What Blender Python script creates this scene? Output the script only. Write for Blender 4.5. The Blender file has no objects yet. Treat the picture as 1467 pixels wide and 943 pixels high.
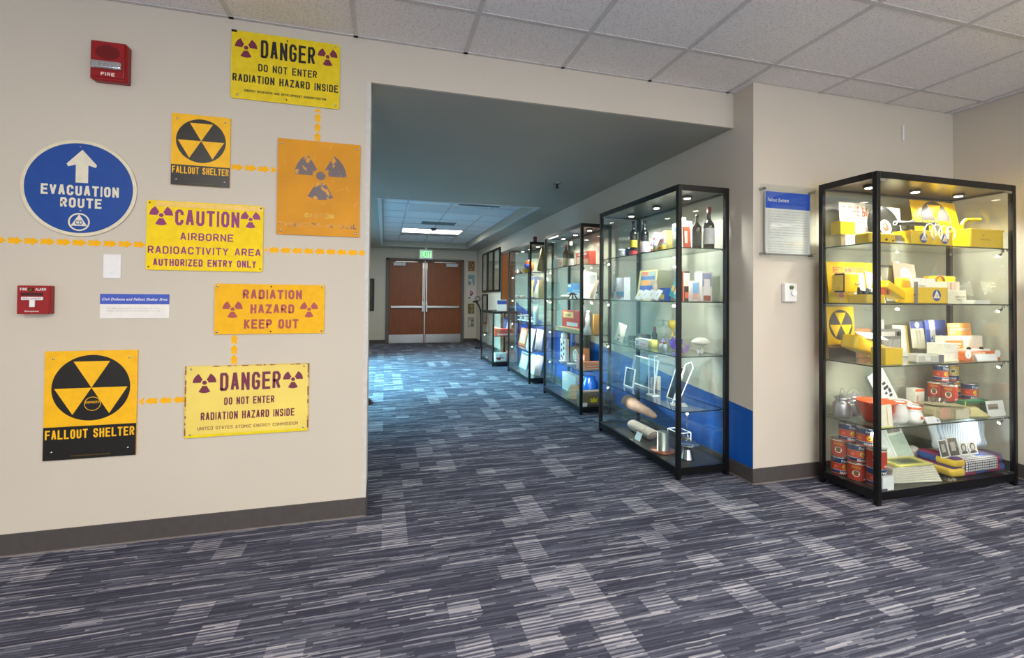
import bpy, bmesh, math, random
from mathutils import Vector, Matrix, Euler
random.seed(7)
R = math.radians
S = bpy.context.scene
C = S.collection
# ---------------------------------------------------------------- camera
cd = bpy.data.cameras.new('camera'); cam = bpy.data.objects.new('camera', cd); C.objects.link(cam)
yaw, pitch, roll = R(15.454), R(0.849), R(0.487)
fwd0 = Vector((math.sin(yaw), math.cos(yaw), 0)); rt = Vector((math.cos(yaw), -math.sin(yaw), 0)); zz = Vector((0, 0, 1))
fw = fwd0 * math.cos(pitch) + zz * math.sin(pitch); up = zz * math.cos(pitch) - fwd0 * math.sin(pitch)
r2 = rt * math.cos(roll) + up * math.sin(roll); u2 = up * math.cos(roll) - rt * math.sin(roll)
cam.matrix_world = Matrix(((r2.x, u2.x, -fw.x, 0), (r2.y, u2.y, -fw.y, 0), (r2.z, u2.z, -fw.z, 1.21), (0, 0, 0, 1)))
cd.sensor_width = 36; cd.lens = 659.41 * 36 / 1467; cd.shift_y = -(471.5 - 415.0) / 1467; cd.clip_start = .05
S.camera = cam
# ---------------------------------------------------------------- world, lights, exposure
w = bpy.data.worlds.new('world'); S.world = w; w.use_nodes = True
w.node_tree.nodes['Background'].inputs[0].default_value = (.74, .86, 1, 1)
w.node_tree.nodes['Background'].inputs[1].default_value = 1.5
S.view_settings.view_transform = 'Standard'; S.view_settings.look = 'None'; S.view_settings.gamma = 1
S.view_settings.exposure = 0.12
S.cycles.transparent_max_bounces = 64
S.cycles.max_bounces = 8; S.cycles.diffuse_bounces = 5; S.cycles.glossy_bounces = 4
S.cycles.caustics_reflective = False; S.cycles.caustics_refractive = False
def area(name, loc, size, energy, color, rot):
    l = bpy.data.lights.new(name, 'AREA'); l.shape = 'RECTANGLE'; l.size, l.size_y = size; l.energy = energy; l.color = color
    o = bpy.data.objects.new(name, l); o.location = loc; o.rotation_euler = rot; C.objects.link(o); return o
# daylight through the tall windows behind the camera, and through the lobby windows on the left of the corridor
area('daylight_rear', (0.6, -3.9, 1.35), (6.6, 2.2), 100, (.93, .95, 1.0), (R(82), 0, 0))
lb = area('daylight_lobby', (-2.48, 7.2, 1.45), (1.8, 3.4), 350, (.34, .85, 1.0), (0, R(-52), 0)); lb.data.spread = R(80)
# ---------------------------------------------------------------- materials
def lin(c): return tuple(((v / 255) / 12.92 if v / 255 <= .04045 else ((v / 255 + .055) / 1.055) ** 2.4) for v in c) + (1,)
_m = {}
def mat(c, rough=.5, metal=0, var=.06, scale=30, bump=0, coat=0, emit=0, name='paint'):
    k = (tuple(c), rough, metal, var, scale, bump, coat, emit)
    if k in _m: return _m[k]
    m = bpy.data.materials.new(name); m.use_nodes = True; nt = m.node_tree; b = nt.nodes['Principled BSDF']
    col = lin(c)
    b.inputs['Roughness'].default_value = rough; b.inputs['Metallic'].default_value = metal
    b.inputs['Coat Weight'].default_value = coat
    tc = nt.nodes.new('ShaderNodeTexCoord'); no = nt.nodes.new('ShaderNodeTexNoise'); no.inputs['Scale'].default_value = scale
    nt.links.new(tc.outputs['Object'], no.inputs['Vector'])
    rp = nt.nodes.new('ShaderNodeValToRGB')
    rp.color_ramp.elements[0].position = .3; rp.color_ramp.elements[1].position = .7
    rp.color_ramp.elements[0].color = tuple(v * (1 - var) for v in col[:3]) + (1,)
    rp.color_ramp.elements[1].color = tuple(min(1, v * (1 + var)) for v in col[:3]) + (1,)
    nt.links.new(no.outputs['Fac'], rp.inputs[0]); nt.links.new(rp.outputs[0], b.inputs['Base Color'])
    if emit:
        b.inputs['Emission Color'].default_value = col; b.inputs['Emission Strength'].default_value = emit
    if bump:
        bp = nt.nodes.new('ShaderNodeBump'); bp.inputs['Strength'].default_value = bump; bp.inputs['Distance'].default_value = .002
        nt.links.new(no.outputs['Fac'], bp.inputs['Height']); nt.links.new(bp.outputs[0], b.inputs['Normal'])
    _m[k] = m; return m
def mnode(nt, op, a, b=None, c=None):
    n = nt.nodes.new('ShaderNodeMath'); n.operation = op
    for i, v in enumerate((a, b, c)):
        if v is None: continue
        if isinstance(v, (int, float)): n.inputs[i].default_value = v
        else: nt.links.new(v, n.inputs[i])
    return n.outputs[0]
def carpet():
    m = bpy.data.materials.new('carpet'); m.use_nodes = True; nt = m.node_tree; b = nt.nodes['Principled BSDF']
    M = lambda *a: mnode(nt, *a)
    g = nt.nodes.new('ShaderNodeNewGeometry'); sp = nt.nodes.new('ShaderNodeSeparateXYZ'); nt.links.new(g.outputs['Position'], sp.inputs[0])
    X, Y = sp.outputs[0], sp.outputs[1]
    def white(a, c):
        n = nt.nodes.new('ShaderNodeTexWhiteNoise'); n.noise_dimensions = '2D'; cb = nt.nodes.new('ShaderNodeCombineXYZ')
        for i, v in enumerate((a, c)):
            if isinstance(v, (int, float)): cb.inputs[i].default_value = v
            else: nt.links.new(v, cb.inputs[i])
        nt.links.new(cb.outputs[0], n.inputs['Vector']); return n.outputs['Value']
    # slight waviness of the woven lines
    wn = nt.nodes.new('ShaderNodeTexNoise'); wn.inputs['Scale'].default_value = 9; nt.links.new(g.outputs['Position'], wn.inputs['Vector'])
    Yw = M('ADD', Y, M('MULTIPLY', M('SUBTRACT', wn.outputs['Fac'], .5), .008))
    line = M('FLOOR', M('DIVIDE', Yw, .0088)); fine = M('FLOOR', M('DIVIDE', Yw, .0058))
    dash = M('FLOOR', M('DIVIDE', M('ADD', X, M('MULTIPLY', white(line, 3.3), .5)), .27)); dash2 = M('FLOOR', M('DIVIDE', M('ADD', X, M('MULTIPLY', white(fine, 5.3), .5)), .17))
    base = M('ADD', M('MULTIPLY', white(dash, line), .55), M('MULTIPLY', white(dash2, M('ADD', fine, .5)), .45))
    col = M('FLOOR', M('DIVIDE', X, .125))
    seg = M('FLOOR', M('DIVIDE', M('ADD', Yw, M('MULTIPLY', white(col, 7.1), 1.0)), .105))
    rnd = white(col, M('ADD', seg, .37))
    grp = white(col, M('FLOOR', M('DIVIDE', M('ADD', Yw, M('MULTIPLY', white(col, 9.7), 1.0)), .62)))
    thr = M('SUBTRACT', .95, M('MULTIPLY', M('GREATER_THAN', grp, .78), .50))
    blk = M('GREATER_THAN', rnd, thr)
    alt = M('GREATER_THAN', M('PINGPONG', M('DIVIDE', Yw, .0088), 1), .45)
    bright = M('MULTIPLY', blk, M('MULTIPLY', M('ADD', .15, M('MULTIPLY', alt, .85)), M('ADD', .35, M('MULTIPLY', white(col, line), .65))))
    pile = nt.nodes.new('ShaderNodeTexNoise'); pile.inputs['Scale'].default_value = 420; pile.inputs['Detail'].default_value = 2
    nt.links.new(g.outputs['Position'], pile.inputs['Vector'])
    tone = nt.nodes.new('ShaderNodeTexNoise'); tone.inputs['Scale'].default_value = 3; nt.links.new(g.outputs['Position'], tone.inputs['Vector'])
    v = M('ADD', M('MULTIPLY', M('POWER', base, 2.6), 1.0), M('MULTIPLY', bright, .62))
    v = M('ADD', v, M('MULTIPLY', M('SUBTRACT', pile.outputs['Fac'], .5), .5))
    v = M('ADD', v, M('MULTIPLY', M('SUBTRACT', tone.outputs['Fac'], .5), .18))
    rp = nt.nodes.new('ShaderNodeValToRGB'); nt.links.new(v, rp.inputs[0])
    e = rp.color_ramp.elements; e[0].position = 0; e[0].color = (.040, .042, .070, 1); e[1].position = 1; e[1].color = (.50, .50, .56, 1)
    n = e.new(.35); n.color = (.116, .128, .184, 1)
    nt.links.new(rp.outputs[0], b.inputs['Base Color']); b.inputs['Roughness'].default_value = .95; b.inputs['Specular IOR Level'].default_value = .15
    bp = nt.nodes.new('ShaderNodeBump'); bp.inputs['Strength'].default_value = .6; bp.inputs['Distance'].default_value = .003
    nt.links.new(M('ADD', M('MULTIPLY', pile.outputs['Fac'], .8), base), bp.inputs['Height']); nt.links.new(bp.outputs[0], b.inputs['Normal'])
    return m
def tile_mat(c, name):
    m = bpy.data.materials.new(name); m.use_nodes = True; nt = m.node_tree; b = nt.nodes['Principled BSDF']
    g = nt.nodes.new('ShaderNodeNewGeometry'); n = nt.nodes.new('ShaderNodeTexNoise'); n.inputs['Scale'].default_value = 130; n.inputs['Detail'].default_value = 3
    nt.links.new(g.outputs['Position'], n.inputs['Vector']); rp = nt.nodes.new('ShaderNodeValToRGB'); nt.links.new(n.outputs['Fac'], rp.inputs[0])
    e = rp.color_ramp.elements; e[0].position = .36; e[0].color = tuple(v * .76 for v in lin(c)[:3]) + (1,); e[1].position = .47; e[1].color = lin(c)
    nt.links.new(rp.outputs[0], b.inputs['Base Color']); b.inputs['Roughness'].default_value = .9
    bp = nt.nodes.new('ShaderNodeBump'); bp.inputs['Strength'].default_value = .7; bp.inputs['Distance'].default_value = .003
    nt.links.new(n.outputs['Fac'], bp.inputs['Height']); nt.links.new(bp.outputs[0], b.inputs['Normal'])
    return m
def glass_mat(tint, name, ior=1.5, rough=0):
    m = bpy.data.materials.new(name); m.use_nodes = True; nt = m.node_tree; nt.nodes.clear()
    o = nt.nodes.new('ShaderNodeOutputMaterial'); mx = nt.nodes.new('ShaderNodeMixShader'); t = nt.nodes.new('ShaderNodeBsdfTransparent'); gl = nt.nodes.new('ShaderNodeBsdfGlossy')
    t.inputs[0].default_value = tint; gl.inputs['Roughness'].default_value = rough; gl.inputs[0].default_value = (1, 1, 1, 1)
    # Schlick reflectance of the pane, the same from both sides
    g = nt.nodes.new('ShaderNodeNewGeometry'); d = nt.nodes.new('ShaderNodeVectorMath'); d.operation = 'DOT_PRODUCT'
    nt.links.new(g.outputs['Normal'], d.inputs[0]); nt.links.new(g.outputs['Incoming'], d.inputs[1])
    f0 = ((ior - 1) / (ior + 1)) ** 2
    k = mnode(nt, 'SUBTRACT', 1, mnode(nt, 'ABSOLUTE', d.outputs['Value']))
    fr = mnode(nt, 'ADD', f0, mnode(nt, 'MULTIPLY', mnode(nt, 'POWER', k, 5), 1 - f0))
    nt.links.new(fr, mx.inputs[0]); nt.links.new(t.outputs[0], mx.inputs[1]); nt.links.new(gl.outputs[0], mx.inputs[2]); nt.links.new(mx.outputs[0], o.inputs[0])
    return m
def wood(c, name):
    m = bpy.data.materials.new(name); m.use_nodes = True; nt = m.node_tree; b = nt.nodes['Principled BSDF']
    g = nt.nodes.new('ShaderNodeNewGeometry'); mp = nt.nodes.new('ShaderNodeMapping'); mp.inputs['Scale'].default_value = (14, 14, 1.1)
    n = nt.nodes.new('ShaderNodeTexNoise'); n.inputs['Scale'].default_value = 3; n.inputs['Detail'].default_value = 5
    nt.links.new(g.outputs['Position'], mp.inputs[0]); nt.links.new(mp.outputs[0], n.inputs['Vector']); rp = nt.nodes.new('ShaderNodeValToRGB'); nt.links.new(n.outputs['Fac'], rp.inputs[0])
    c = lin(c); e = rp.color_ramp.elements; e[0].position = .3; e[0].color = tuple(v * .8 for v in c[:3]) + (1,); e[1].position = .7; e[1].color = tuple(v * 1.15 for v in c[:3]) + (1,)
    nt.links.new(rp.outputs[0], b.inputs['Base Color']); b.inputs['Roughness'].default_value = .45
    return m
def worn(c1, c2, name, pos=.5, scale=22, rough=.4):
    m = bpy.data.materials.new(name); m.use_nodes = True; nt = m.node_tree; b = nt.nodes['Principled BSDF']
    g = nt.nodes.new('ShaderNodeTexCoord'); n = nt.nodes.new('ShaderNodeTexNoise'); n.inputs['Scale'].default_value = scale; n.inputs['Detail'].default_value = 6
    nt.links.new(g.outputs['Object'], n.inputs['Vector']); rp = nt.nodes.new('ShaderNodeValToRGB'); nt.links.new(n.outputs['Fac'], rp.inputs[0])
    e = rp.color_ramp.elements; e[0].position = pos - .03; e[0].color = lin(c1); e[1].position = pos + .03; e[1].color = lin(c2)
    nt.links.new(rp.outputs[0], b.inputs['Base Color']); b.inputs['Roughness'].default_value = rough
    return m
def stripes(c1, c2, name, scale, axis='X', duty=.5):
    m = bpy.data.materials.new(name); m.use_nodes = True; nt = m.node_tree; b = nt.nodes['Principled BSDF']
    g = nt.nodes.new('ShaderNodeTexCoord'); sp = nt.nodes.new('ShaderNodeSeparateXYZ'); nt.links.new(g.outputs['Object'], sp.inputs[0])
    v = mnode(nt, 'GREATER_THAN', mnode(nt, 'FRACT', mnode(nt, 'MULTIPLY', sp.outputs['XYZ'.index(axis)], scale)), duty)
    mx = nt.nodes.new('ShaderNodeMixRGB'); mx.inputs[1].default_value = lin(c1); mx.inputs[2].default_value = lin(c2); nt.links.new(v, mx.inputs[0])
    nt.links.new(mx.outputs[0], b.inputs['Base Color']); b.inputs['Roughness'].default_value = .9
    return m
def gingham():
    m = bpy.data.materials.new('gingham'); m.use_nodes = True; nt = m.node_tree; b = nt.nodes['Principled BSDF']
    g = nt.nodes.new('ShaderNodeTexCoord'); sp = nt.nodes.new('ShaderNodeSeparateXYZ'); nt.links.new(g.outputs['Object'], sp.inputs[0])
    a = mnode(nt, 'GREATER_THAN', mnode(nt, 'FRACT', mnode(nt, 'MULTIPLY', sp.outputs[0], 62)), .72)
    c = mnode(nt, 'GREATER_THAN', mnode(nt, 'FRACT', mnode(nt, 'MULTIPLY', mnode(nt, 'ADD', sp.outputs[2], sp.outputs[1]), 62)), .72)
    mx = nt.nodes.new('ShaderNodeMixRGB'); mx.inputs[1].default_value = lin((225, 222, 225)); mx.inputs[2].default_value = lin((30, 30, 60)); nt.links.new(mnode(nt, 'MAXIMUM', a, c), mx.inputs[0])
    nt.links.new(mx.outputs[0], b.inputs['Base Color']); b.inputs['Roughness'].default_value = .95
    return m
def patch():
    m = bpy.data.materials.new('patchwork'); m.use_nodes = True; nt = m.node_tree; b = nt.nodes['Principled BSDF']
    g = nt.nodes.new('ShaderNodeTexCoord'); mp = nt.nodes.new('ShaderNodeMapping'); mp.inputs['Scale'].default_value = (9, 9, 11); mp.inputs['Location'].default_value = (.3, .2, .4)
    nt.links.new(g.outputs['Object'], mp.inputs[0]); fl = nt.nodes.new('ShaderNodeVectorMath'); fl.operation = 'FLOOR'; nt.links.new(mp.outputs[0], fl.inputs[0])
    wn = nt.nodes.new('ShaderNodeTexWhiteNoise'); nt.links.new(fl.outputs[0], wn.inputs['Vector']); rp = nt.nodes.new('ShaderNodeValToRGB'); rp.color_ramp.interpolation = 'CONSTANT'
    nt.links.new(wn.outputs['Value'], rp.inputs[0]); cols = [(150, 50, 90), (90, 60, 110), (60, 85, 150), (225, 190, 70), (190, 80, 110), (200, 195, 190), (165, 70, 60), (70, 60, 95)]
    e = rp.color_ramp.elements; e[0].color = lin(cols[0]); e[1].position = 1 / 8; e[1].color = lin(cols[1])
    for i in range(2, 8): e.new(i / 8).color = lin(cols[i])
    nt.links.new(rp.outputs[0], b.inputs['Base Color']); b.inputs['Roughness'].default_value = .95
    return m
WALL = mat((207, 199, 185), .85, var=.015, scale=2, name='wall_paint')
CEILP = mat((176, 172, 158), .85, var=.02, scale=2, name='corridor_ceiling_paint')
BASEB = mat((74, 70, 69), .55, name='baseboard_rubber')
BLK = mat((7, 7, 8), .32, var=.03, name='black_metal')
DKPANEL = mat((58, 50, 40), .3, var=.03, name='dark_panel')
CHROME = mat((200, 200, 205), .18, 1, var=.02, name='chrome')
STEEL = mat((185, 182, 178), .32, 1, var=.05, scale=4, name='brushed_steel')
WHITE = mat((236, 236, 236), .5, var=.02, name='white')
PAPER = mat((238, 236, 230), .8, var=.03, name='paper')
GLASS = glass_mat((.955, .98, .965, 1), 'case_glass')
SHELFG = glass_mat((.90, .955, .93, 1), 'shelf_glass')
EDGE = mat((22, 44, 38), .1, name='glass_edge')
ACRY = glass_mat((.95, .97, .97, 1), 'clear_acrylic', 1.6)
WOODM = wood((134, 68, 20), 'door_wood')
# ---------------------------------------------------------------- mesh builder
c_ = .16; K_ = .26
STROKES = {'A': [[(0, 0), (.42, 1), (.58, 1), (1, 0)], [(.18, .3), (.82, .3)]], 'B': [[(0, 0), (0, 1), (1 - K_, 1), (1, 1 - c_), (1, .5 + c_), (1 - K_, .52), (0, .52)], [(1 - K_, .52), (1, .52 - c_), (1, c_), (1 - K_, 0), (0, 0)]],
 'C': [[(1, .72), (1, 1 - c_), (1 - K_, 1), (K_, 1), (0, 1 - c_), (0, c_), (K_, 0), (1 - K_, 0), (1, c_), (1, .28)]], 'D': [[(0, 0), (0, 1), (1 - K_, 1), (1, 1 - c_), (1, c_), (1 - K_, 0), (0, 0)]],
 'E': [[(1, 1), (0, 1), (0, 0), (1, 0)], [(0, .52), (.85, .52)]], 'F': [[(1, 1), (0, 1), (0, 0)], [(0, .52), (.85, .52)]], 'G': [[(1, .74), (1, 1 - c_), (1 - K_, 1), (K_, 1), (0, 1 - c_), (0, c_), (K_, 0), (1 - K_, 0), (1, c_), (1, .46), (.55, .46)]],
 'H': [[(0, 0), (0, 1)], [(1, 0), (1, 1)], [(0, .52), (1, .52)]], 'I': [[(.5, 0), (.5, 1)]], 'K': [[(0, 0), (0, 1)], [(1, 1), (0, .42)], [(.3, .6), (1, 0)]], 'L': [[(0, 1), (0, 0), (1, 0)]],
 'M': [[(0, 0), (0, 1)], [(0, 1), (.5, .3), (1, 1)], [(1, 1), (1, 0)]], 'N': [[(0, 0), (0, 1)], [(0, 1), (1, 0)], [(1, 0), (1, 1)]], 'O': [[(K_, 0), (0, c_), (0, 1 - c_), (K_, 1), (1 - K_, 1), (1, 1 - c_), (1, c_), (1 - K_, 0), (K_, 0)]],
 'P': [[(0, 0), (0, 1), (1 - K_, 1), (1, 1 - c_), (1, .62), (1 - K_, .46), (0, .46)]], 'R': [[(0, 0), (0, 1), (1 - K_, 1), (1, 1 - c_), (1, .64), (1 - K_, .48), (0, .48)], [(.5, .48), (1, 0)]],
 'S': [[(1, .74), (1, 1 - c_), (1 - K_, 1), (K_, 1), (0, 1 - c_), (0, .68), (K_, .54), (1 - K_, .46), (1, .32), (1, c_), (1 - K_, 0), (K_, 0), (0, c_), (0, .26)]], 'T': [[(0, 1), (1, 1)], [(.5, 1), (.5, 0)]],
 'U': [[(0, 1), (0, c_), (K_, 0), (1 - K_, 0), (1, c_), (1, 1)]], 'V': [[(0, 1), (.5, 0), (1, 1)]], 'X': [[(0, 0), (1, 1)], [(0, 1), (1, 0)]], 'Y': [[(0, 1), (.5, .45), (1, 1)], [(.5, .45), (.5, 0)]], 'Z': [[(0, 1), (1, 1), (0, 0), (1, 0)]]}
SPLIT = {'knobs': 'knob', 'port': 'port', 'end_cap': 'end_cap', 'bracket': 'bracket', 'round_cutouts': 'round_cutout', 'dosimeters': 'dosimeter', 'components': 'component', 'contents': 'figure', 'mount': 'mount', 'clippings': 'clipping', 'spots': 'spot', 'scratches': 'scratch', 'cable': 'cable', 'latch': 'latch', 'connector': 'connector', 'rusty_edge': 'rusty_edge', 'trefoil_symbols': 'trefoil_symbol', 'crystals': 'crystal', 'shelf_edge': 'shelf_edge', 'top_rail': 'top_rail', 'edges': 'edge', 'bright_edge': 'bright_edge'}
class MB:
    def __init__(s): s.bm = bmesh.new(); s.m = []; s.g = 0; s.L = s.bm.faces.layers.int.new('piece')
    def mi(s, m):
        if m not in s.m: s.m.append(m)
        return s.m.index(m)
    def _fin(s, faces, m, smooth=False):
        i = s.mi(m)
        for f in faces: f.material_index = i; f.smooth = smooth; f[s.L] = s.g
    def box(s, x0, y0, z0, x1, y1, z1, m, bev=0, seg=2, M=None):
        r = bmesh.ops.create_cube(s.bm, size=1)
        vs = r['verts']; 
        for v in vs: v.co = Vector((x0 + (v.co.x + .5) * (x1 - x0), y0 + (v.co.y + .5) * (y1 - y0), z0 + (v.co.z + .5) * (z1 - z0)))
        fs = list({f for v in vs for f in v.link_faces})
        s._fin(fs, m)
        if bev:
            es = list({e for v in vs for e in v.link_edges})
            rr = bmesh.ops.bevel(s.bm, geom=es, offset=bev, segments=seg, profile=.5, affect='EDGES', clamp_overlap=True)
            s._fin(rr['faces'], m, seg > 1)
            vs = list({v for f in rr['faces'] for v in f.verts} | {v for v in vs if v.is_valid})
        if M is not None: bmesh.ops.transform(s.bm, matrix=M, verts=[v for v in vs if v.is_valid])
        return s
    def face(s, pts, m, smooth=False):
        f = s.bm.faces.new([s.bm.verts.new(p) for p in pts]); s._fin([f], m, smooth); return s
    def poly(s, pts, y, m):            # flat shape in the x-z plane, facing -y
        a = sum(pts[i][0] * pts[(i + 1) % len(pts)][1] - pts[(i + 1) % len(pts)][0] * pts[i][1] for i in range(len(pts)))
        if a < 0: pts = pts[::-1]
        return s.face([(p[0], y, p[1]) for p in pts], m)
    def rect(s, x0, z0, x1, z1, y, m): return s.poly([(x0, z0), (x1, z0), (x1, z1), (x0, z1)], y, m)
    def disc(s, cx, cz, rx, y, m, rz=None, n=40):
        rz = rz or rx; return s.poly([(cx + rx * math.cos(t * 2 * math.pi / n), cz + rz * math.sin(t * 2 * math.pi / n)) for t in range(n)], y, m)
    def prism(s, pts, y0, y1, m, side=None):       # pts in x-z, extruded along y
        a = sum(pts[i][0] * pts[(i + 1) % len(pts)][1] - pts[(i + 1) % len(pts)][0] * pts[i][1] for i in range(len(pts)))
        if a < 0: pts = pts[::-1]
        A = [s.bm.verts.new((p[0], y0, p[1])) for p in pts]; B = [s.bm.verts.new((p[0], y1, p[1])) for p in pts]
        n = len(pts); fs = [s.bm.faces.new(A), s.bm.faces.new(B[::-1])]; s._fin(fs, m)
        s._fin([s.bm.faces.new((A[i], B[i], B[(i + 1) % n], A[(i + 1) % n])) for i in range(n)], side or m, n > 12)
        return s
    def lathe(s, prof, m, cx=0, cy=0, n=24, M=None, mats=None):
        rings = []
        for r, z in prof:
            if r < 1e-5: rings.append([s.bm.verts.new((cx, cy, z))])
            else: rings.append([s.bm.verts.new((cx + r * math.cos(2 * math.pi * i / n), cy + r * math.sin(2 * math.pi * i / n), z)) for i in range(n)])
        for k in range(len(rings) - 1):
            a, b = rings[k], rings[k + 1]; fs = []
            for i in range(n):
                j = (i + 1) % n
                if len(a) == 1 and len(b) == 1: break
                if len(a) == 1: fs.append(s.bm.faces.new((a[0], b[j], b[i])))
                elif len(b) == 1: fs.append(s.bm.faces.new((a[i], a[j], b[0])))
                else: fs.append(s.bm.faces.new((a[i], a[j], b[j], b[i])))
            s._fin(fs, mats[k] if mats else m, True)
        vs = [v for r in rings for v in r]
        if M is not None: bmesh.ops.transform(s.bm, matrix=M, verts=vs)
        return s
    def cyl(s, p0, p1, r, m, r1=None, n=14):
        p0, p1 = Vector(p0), Vector(p1); L = (p1 - p0).length
        M = Matrix.Translation(p0) @ (p1 - p0).to_track_quat('Z', 'Y').to_matrix().to_4x4()
        r1 = r if r1 is None else r1
        return s.lathe([(0, 0), (r, 0), (r, 0), (r1, L), (r1, L), (0, L)], m, n=n, M=M)
    def tube(s, pts, r, m, n=8):
        for a, b in zip(pts[:-1], pts[1:]): s.cyl(a, b, r, m, n=n)
        return s
    def ball(s, c, r, m, sc=(1, 1, 1), n=2):
        q = bmesh.ops.create_icosphere(s.bm, subdivisions=n, radius=1)
        for v in q['verts']: v.co = Vector((c[0] + v.co.x * r * sc[0], c[1] + v.co.y * r * sc[1], c[2] + v.co.z * r * sc[2]))
        s._fin({f for v in q['verts'] for f in v.link_faces}, m, True); return s
    def text(s, t, x0, z0, x1, z1, y, m, off=.012, shear=0):
        vs, fs = glyphs(t, off, shear); s.g += 1
        if not vs: return s
        ax = min(v[0] for v in vs); bx = max(v[0] for v in vs); az = min(v[1] for v in vs); bz = max(v[1] for v in vs)
        V = [s.bm.verts.new((x0 + (v[0] - ax) / (bx - ax) * (x1 - x0), y, z0 + (v[1] - az) / (bz - az) * (z1 - z0))) for v in vs]
        out = []
        for f in fs:
            try: out.append(s.bm.faces.new([V[i] for i in f]))
            except ValueError: pass
        s._fin(out, m); return s
    def block(s, t, x0, z0, x1, z1, y, m, th=.18):
        # squared sign-painter capitals built from straight strokes
        s.g += 1; H = z1 - z0
        wd = lambda c: {' ': .62, 'I': .28, 'M': 1.25, 'W': 1.3, '.': .2}.get(c, 1.0)
        gap = .26; tot = sum(wd(c) for c in t) + gap * (len(t) - 1); u = (x1 - x0) / tot; x = x0; mi = s.mi(m); T = min(H * th, u * .36)
        for c in t:
            w_ = wd(c) * u; n_ = 0
            for st in STROKES.get(c, ()):
                P = [Vector((x + T / 2 + px * (w_ - T), z0 + T / 2 + pz * (H - T))) if c != 'I' else Vector((x + w_ / 2, z0 + T / 2 + pz * (H - T))) for px, pz in st]
                for k, (a, b) in enumerate(zip(P[:-1], P[1:])):
                    d = (b - a).normalized(); nrm = Vector((-d.y, d.x)) * T / 2; e = d * T * (.5 if abs(d.x) < .01 or abs(d.y) < .01 else .22)
                    q = [a - e - nrm, b + e - nrm, b + e + nrm, a - e + nrm]; q = [Vector((min(max(v.x, x), x + w_), min(max(v.y, z0), z1))) for v in q]
                    if c in 'CDGJOQSUBPR' : q = [a - d * T * .2 - nrm, b + d * T * .2 - nrm, b + d * T * .2 + nrm, a - d * T * .2 + nrm]
                    try: f = s.bm.faces.new([s.bm.verts.new((v.x, y - (n_ % 5) * 7e-5, v.y)) for v in q]); n_ += 1
                    except ValueError: continue
                    f.material_index = mi; f[s.L] = s.g
            x += w_ + gap * u
        return s
    def build(s, name, parent=None, loc=None, rot=None):
        if parent is not None and (name == 'lettering' or name in SPLIT):
            s.bm.faces.ensure_lookup_table()
            if name in ('lettering', 'trefoil_symbols'): key = {f: f[s.L] for f in s.bm.faces}
            elif name in ('cable', 'latch', 'connector'): key = {f: 0 for f in s.bm.faces}
            else:
                key = {}; k = 0
                for f in s.bm.faces:
                    if f in key: continue
                    st = [f]; key[f] = k
                    while st:
                        for v in st.pop().verts:
                            for h in v.link_faces:
                                if h not in key: key[h] = k; st.append(h)
                    k += 1
            ks = sorted(set(key.values()))
            if 1 < len(ks) <= 60:
                o = None
                for k in ks:
                    q = MB(); vm = {}
                    for f in s.bm.faces:
                        if key[f] != k: continue
                        vv = [vm.setdefault(v, None) or vm.__setitem__(v, q.bm.verts.new(v.co)) or vm[v] for v in f.verts]
                        try: n_ = q.bm.faces.new(vv)
                        except ValueError: continue
                        n_.material_index = q.mi(s.m[f.material_index]); n_.smooth = f.smooth
                    o = q._link(SPLIT.get(name, name), parent, loc, rot)
                s.bm.free(); return o
        return s._link(name, parent, loc, rot)
    def _link(s, name, parent=None, loc=None, rot=None):
        me = bpy.data.meshes.new(name); s.bm.to_mesh(me); s.bm.free()
        for m in s.m: me.materials.append(m)
        o = bpy.data.objects.new(name, me); C.objects.link(o)
        if parent is not None: o.parent = parent
        if loc: o.location = loc
        if rot: o.rotation_euler = rot
        return o
_g = {}
def glyphs(t, off, shear):
    k = (t, off, shear)
    if k not in _g:
        cu = bpy.data.curves.new('t', 'FONT'); cu.body = t; cu.offset = off; cu.shear = shear; cu.resolution_u = 3; cu.space_character = 1.08 if len(t) < 40 else 1
        ob = bpy.data.objects.new('t', cu); me = bpy.data.meshes.new_from_object(ob)
        _g[k] = ([(v.co.x, v.co.y) for v in me.vertices], [tuple(p.vertices) for p in me.polygons])
        bpy.data.objects.remove(ob); bpy.data.curves.remove(cu); bpy.data.meshes.remove(me)
    return _g[k]
def tag(o, label, cat, group=None, kind=None):
    o['label'] = label; o['category'] = cat
    if group: o['group'] = group
    if kind: o['kind'] = kind
    return o
def thing(name, label, cat, loc=(0, 0, 0), rot=(0, 0, 0), group=None):
    o = bpy.data.objects.new(name, None); o.empty_display_size = .05; C.objects.link(o); o.location = loc; o.rotation_euler = rot
    return tag(o, label, cat, group)
def struct(o): o['kind'] = 'structure'; return o
def bx(name, a, b, m, parent=None, bev=0):
    o = MB().box(*a, *b, m, bev).build(name, parent)
    if parent is None: struct(o)
    return o
def copy_tree(o, parent=None):
    c = o.copy(); C.objects.link(c); c.parent = parent
    for ch in list(o.children): copy_tree(ch, c)
    return c
LAMP = mat((255, 248, 235), .5, emit=9, name='lamp_lens')
LAMPD = mat((255, 246, 228), .5, emit=14, name='led_lens')
# ================================================================ STRUCTURE
WL, XL, HZ, CZ, PX, PY, RX, EY = 2.664, -.088, 2.395, 2.636, 2.326, 2.484, 4.181, 11.93
LX = -2.6
floor = bx('floor', (-4.2, -4.2, -.06), (4.4, 12.2, 0), carpet())
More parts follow.
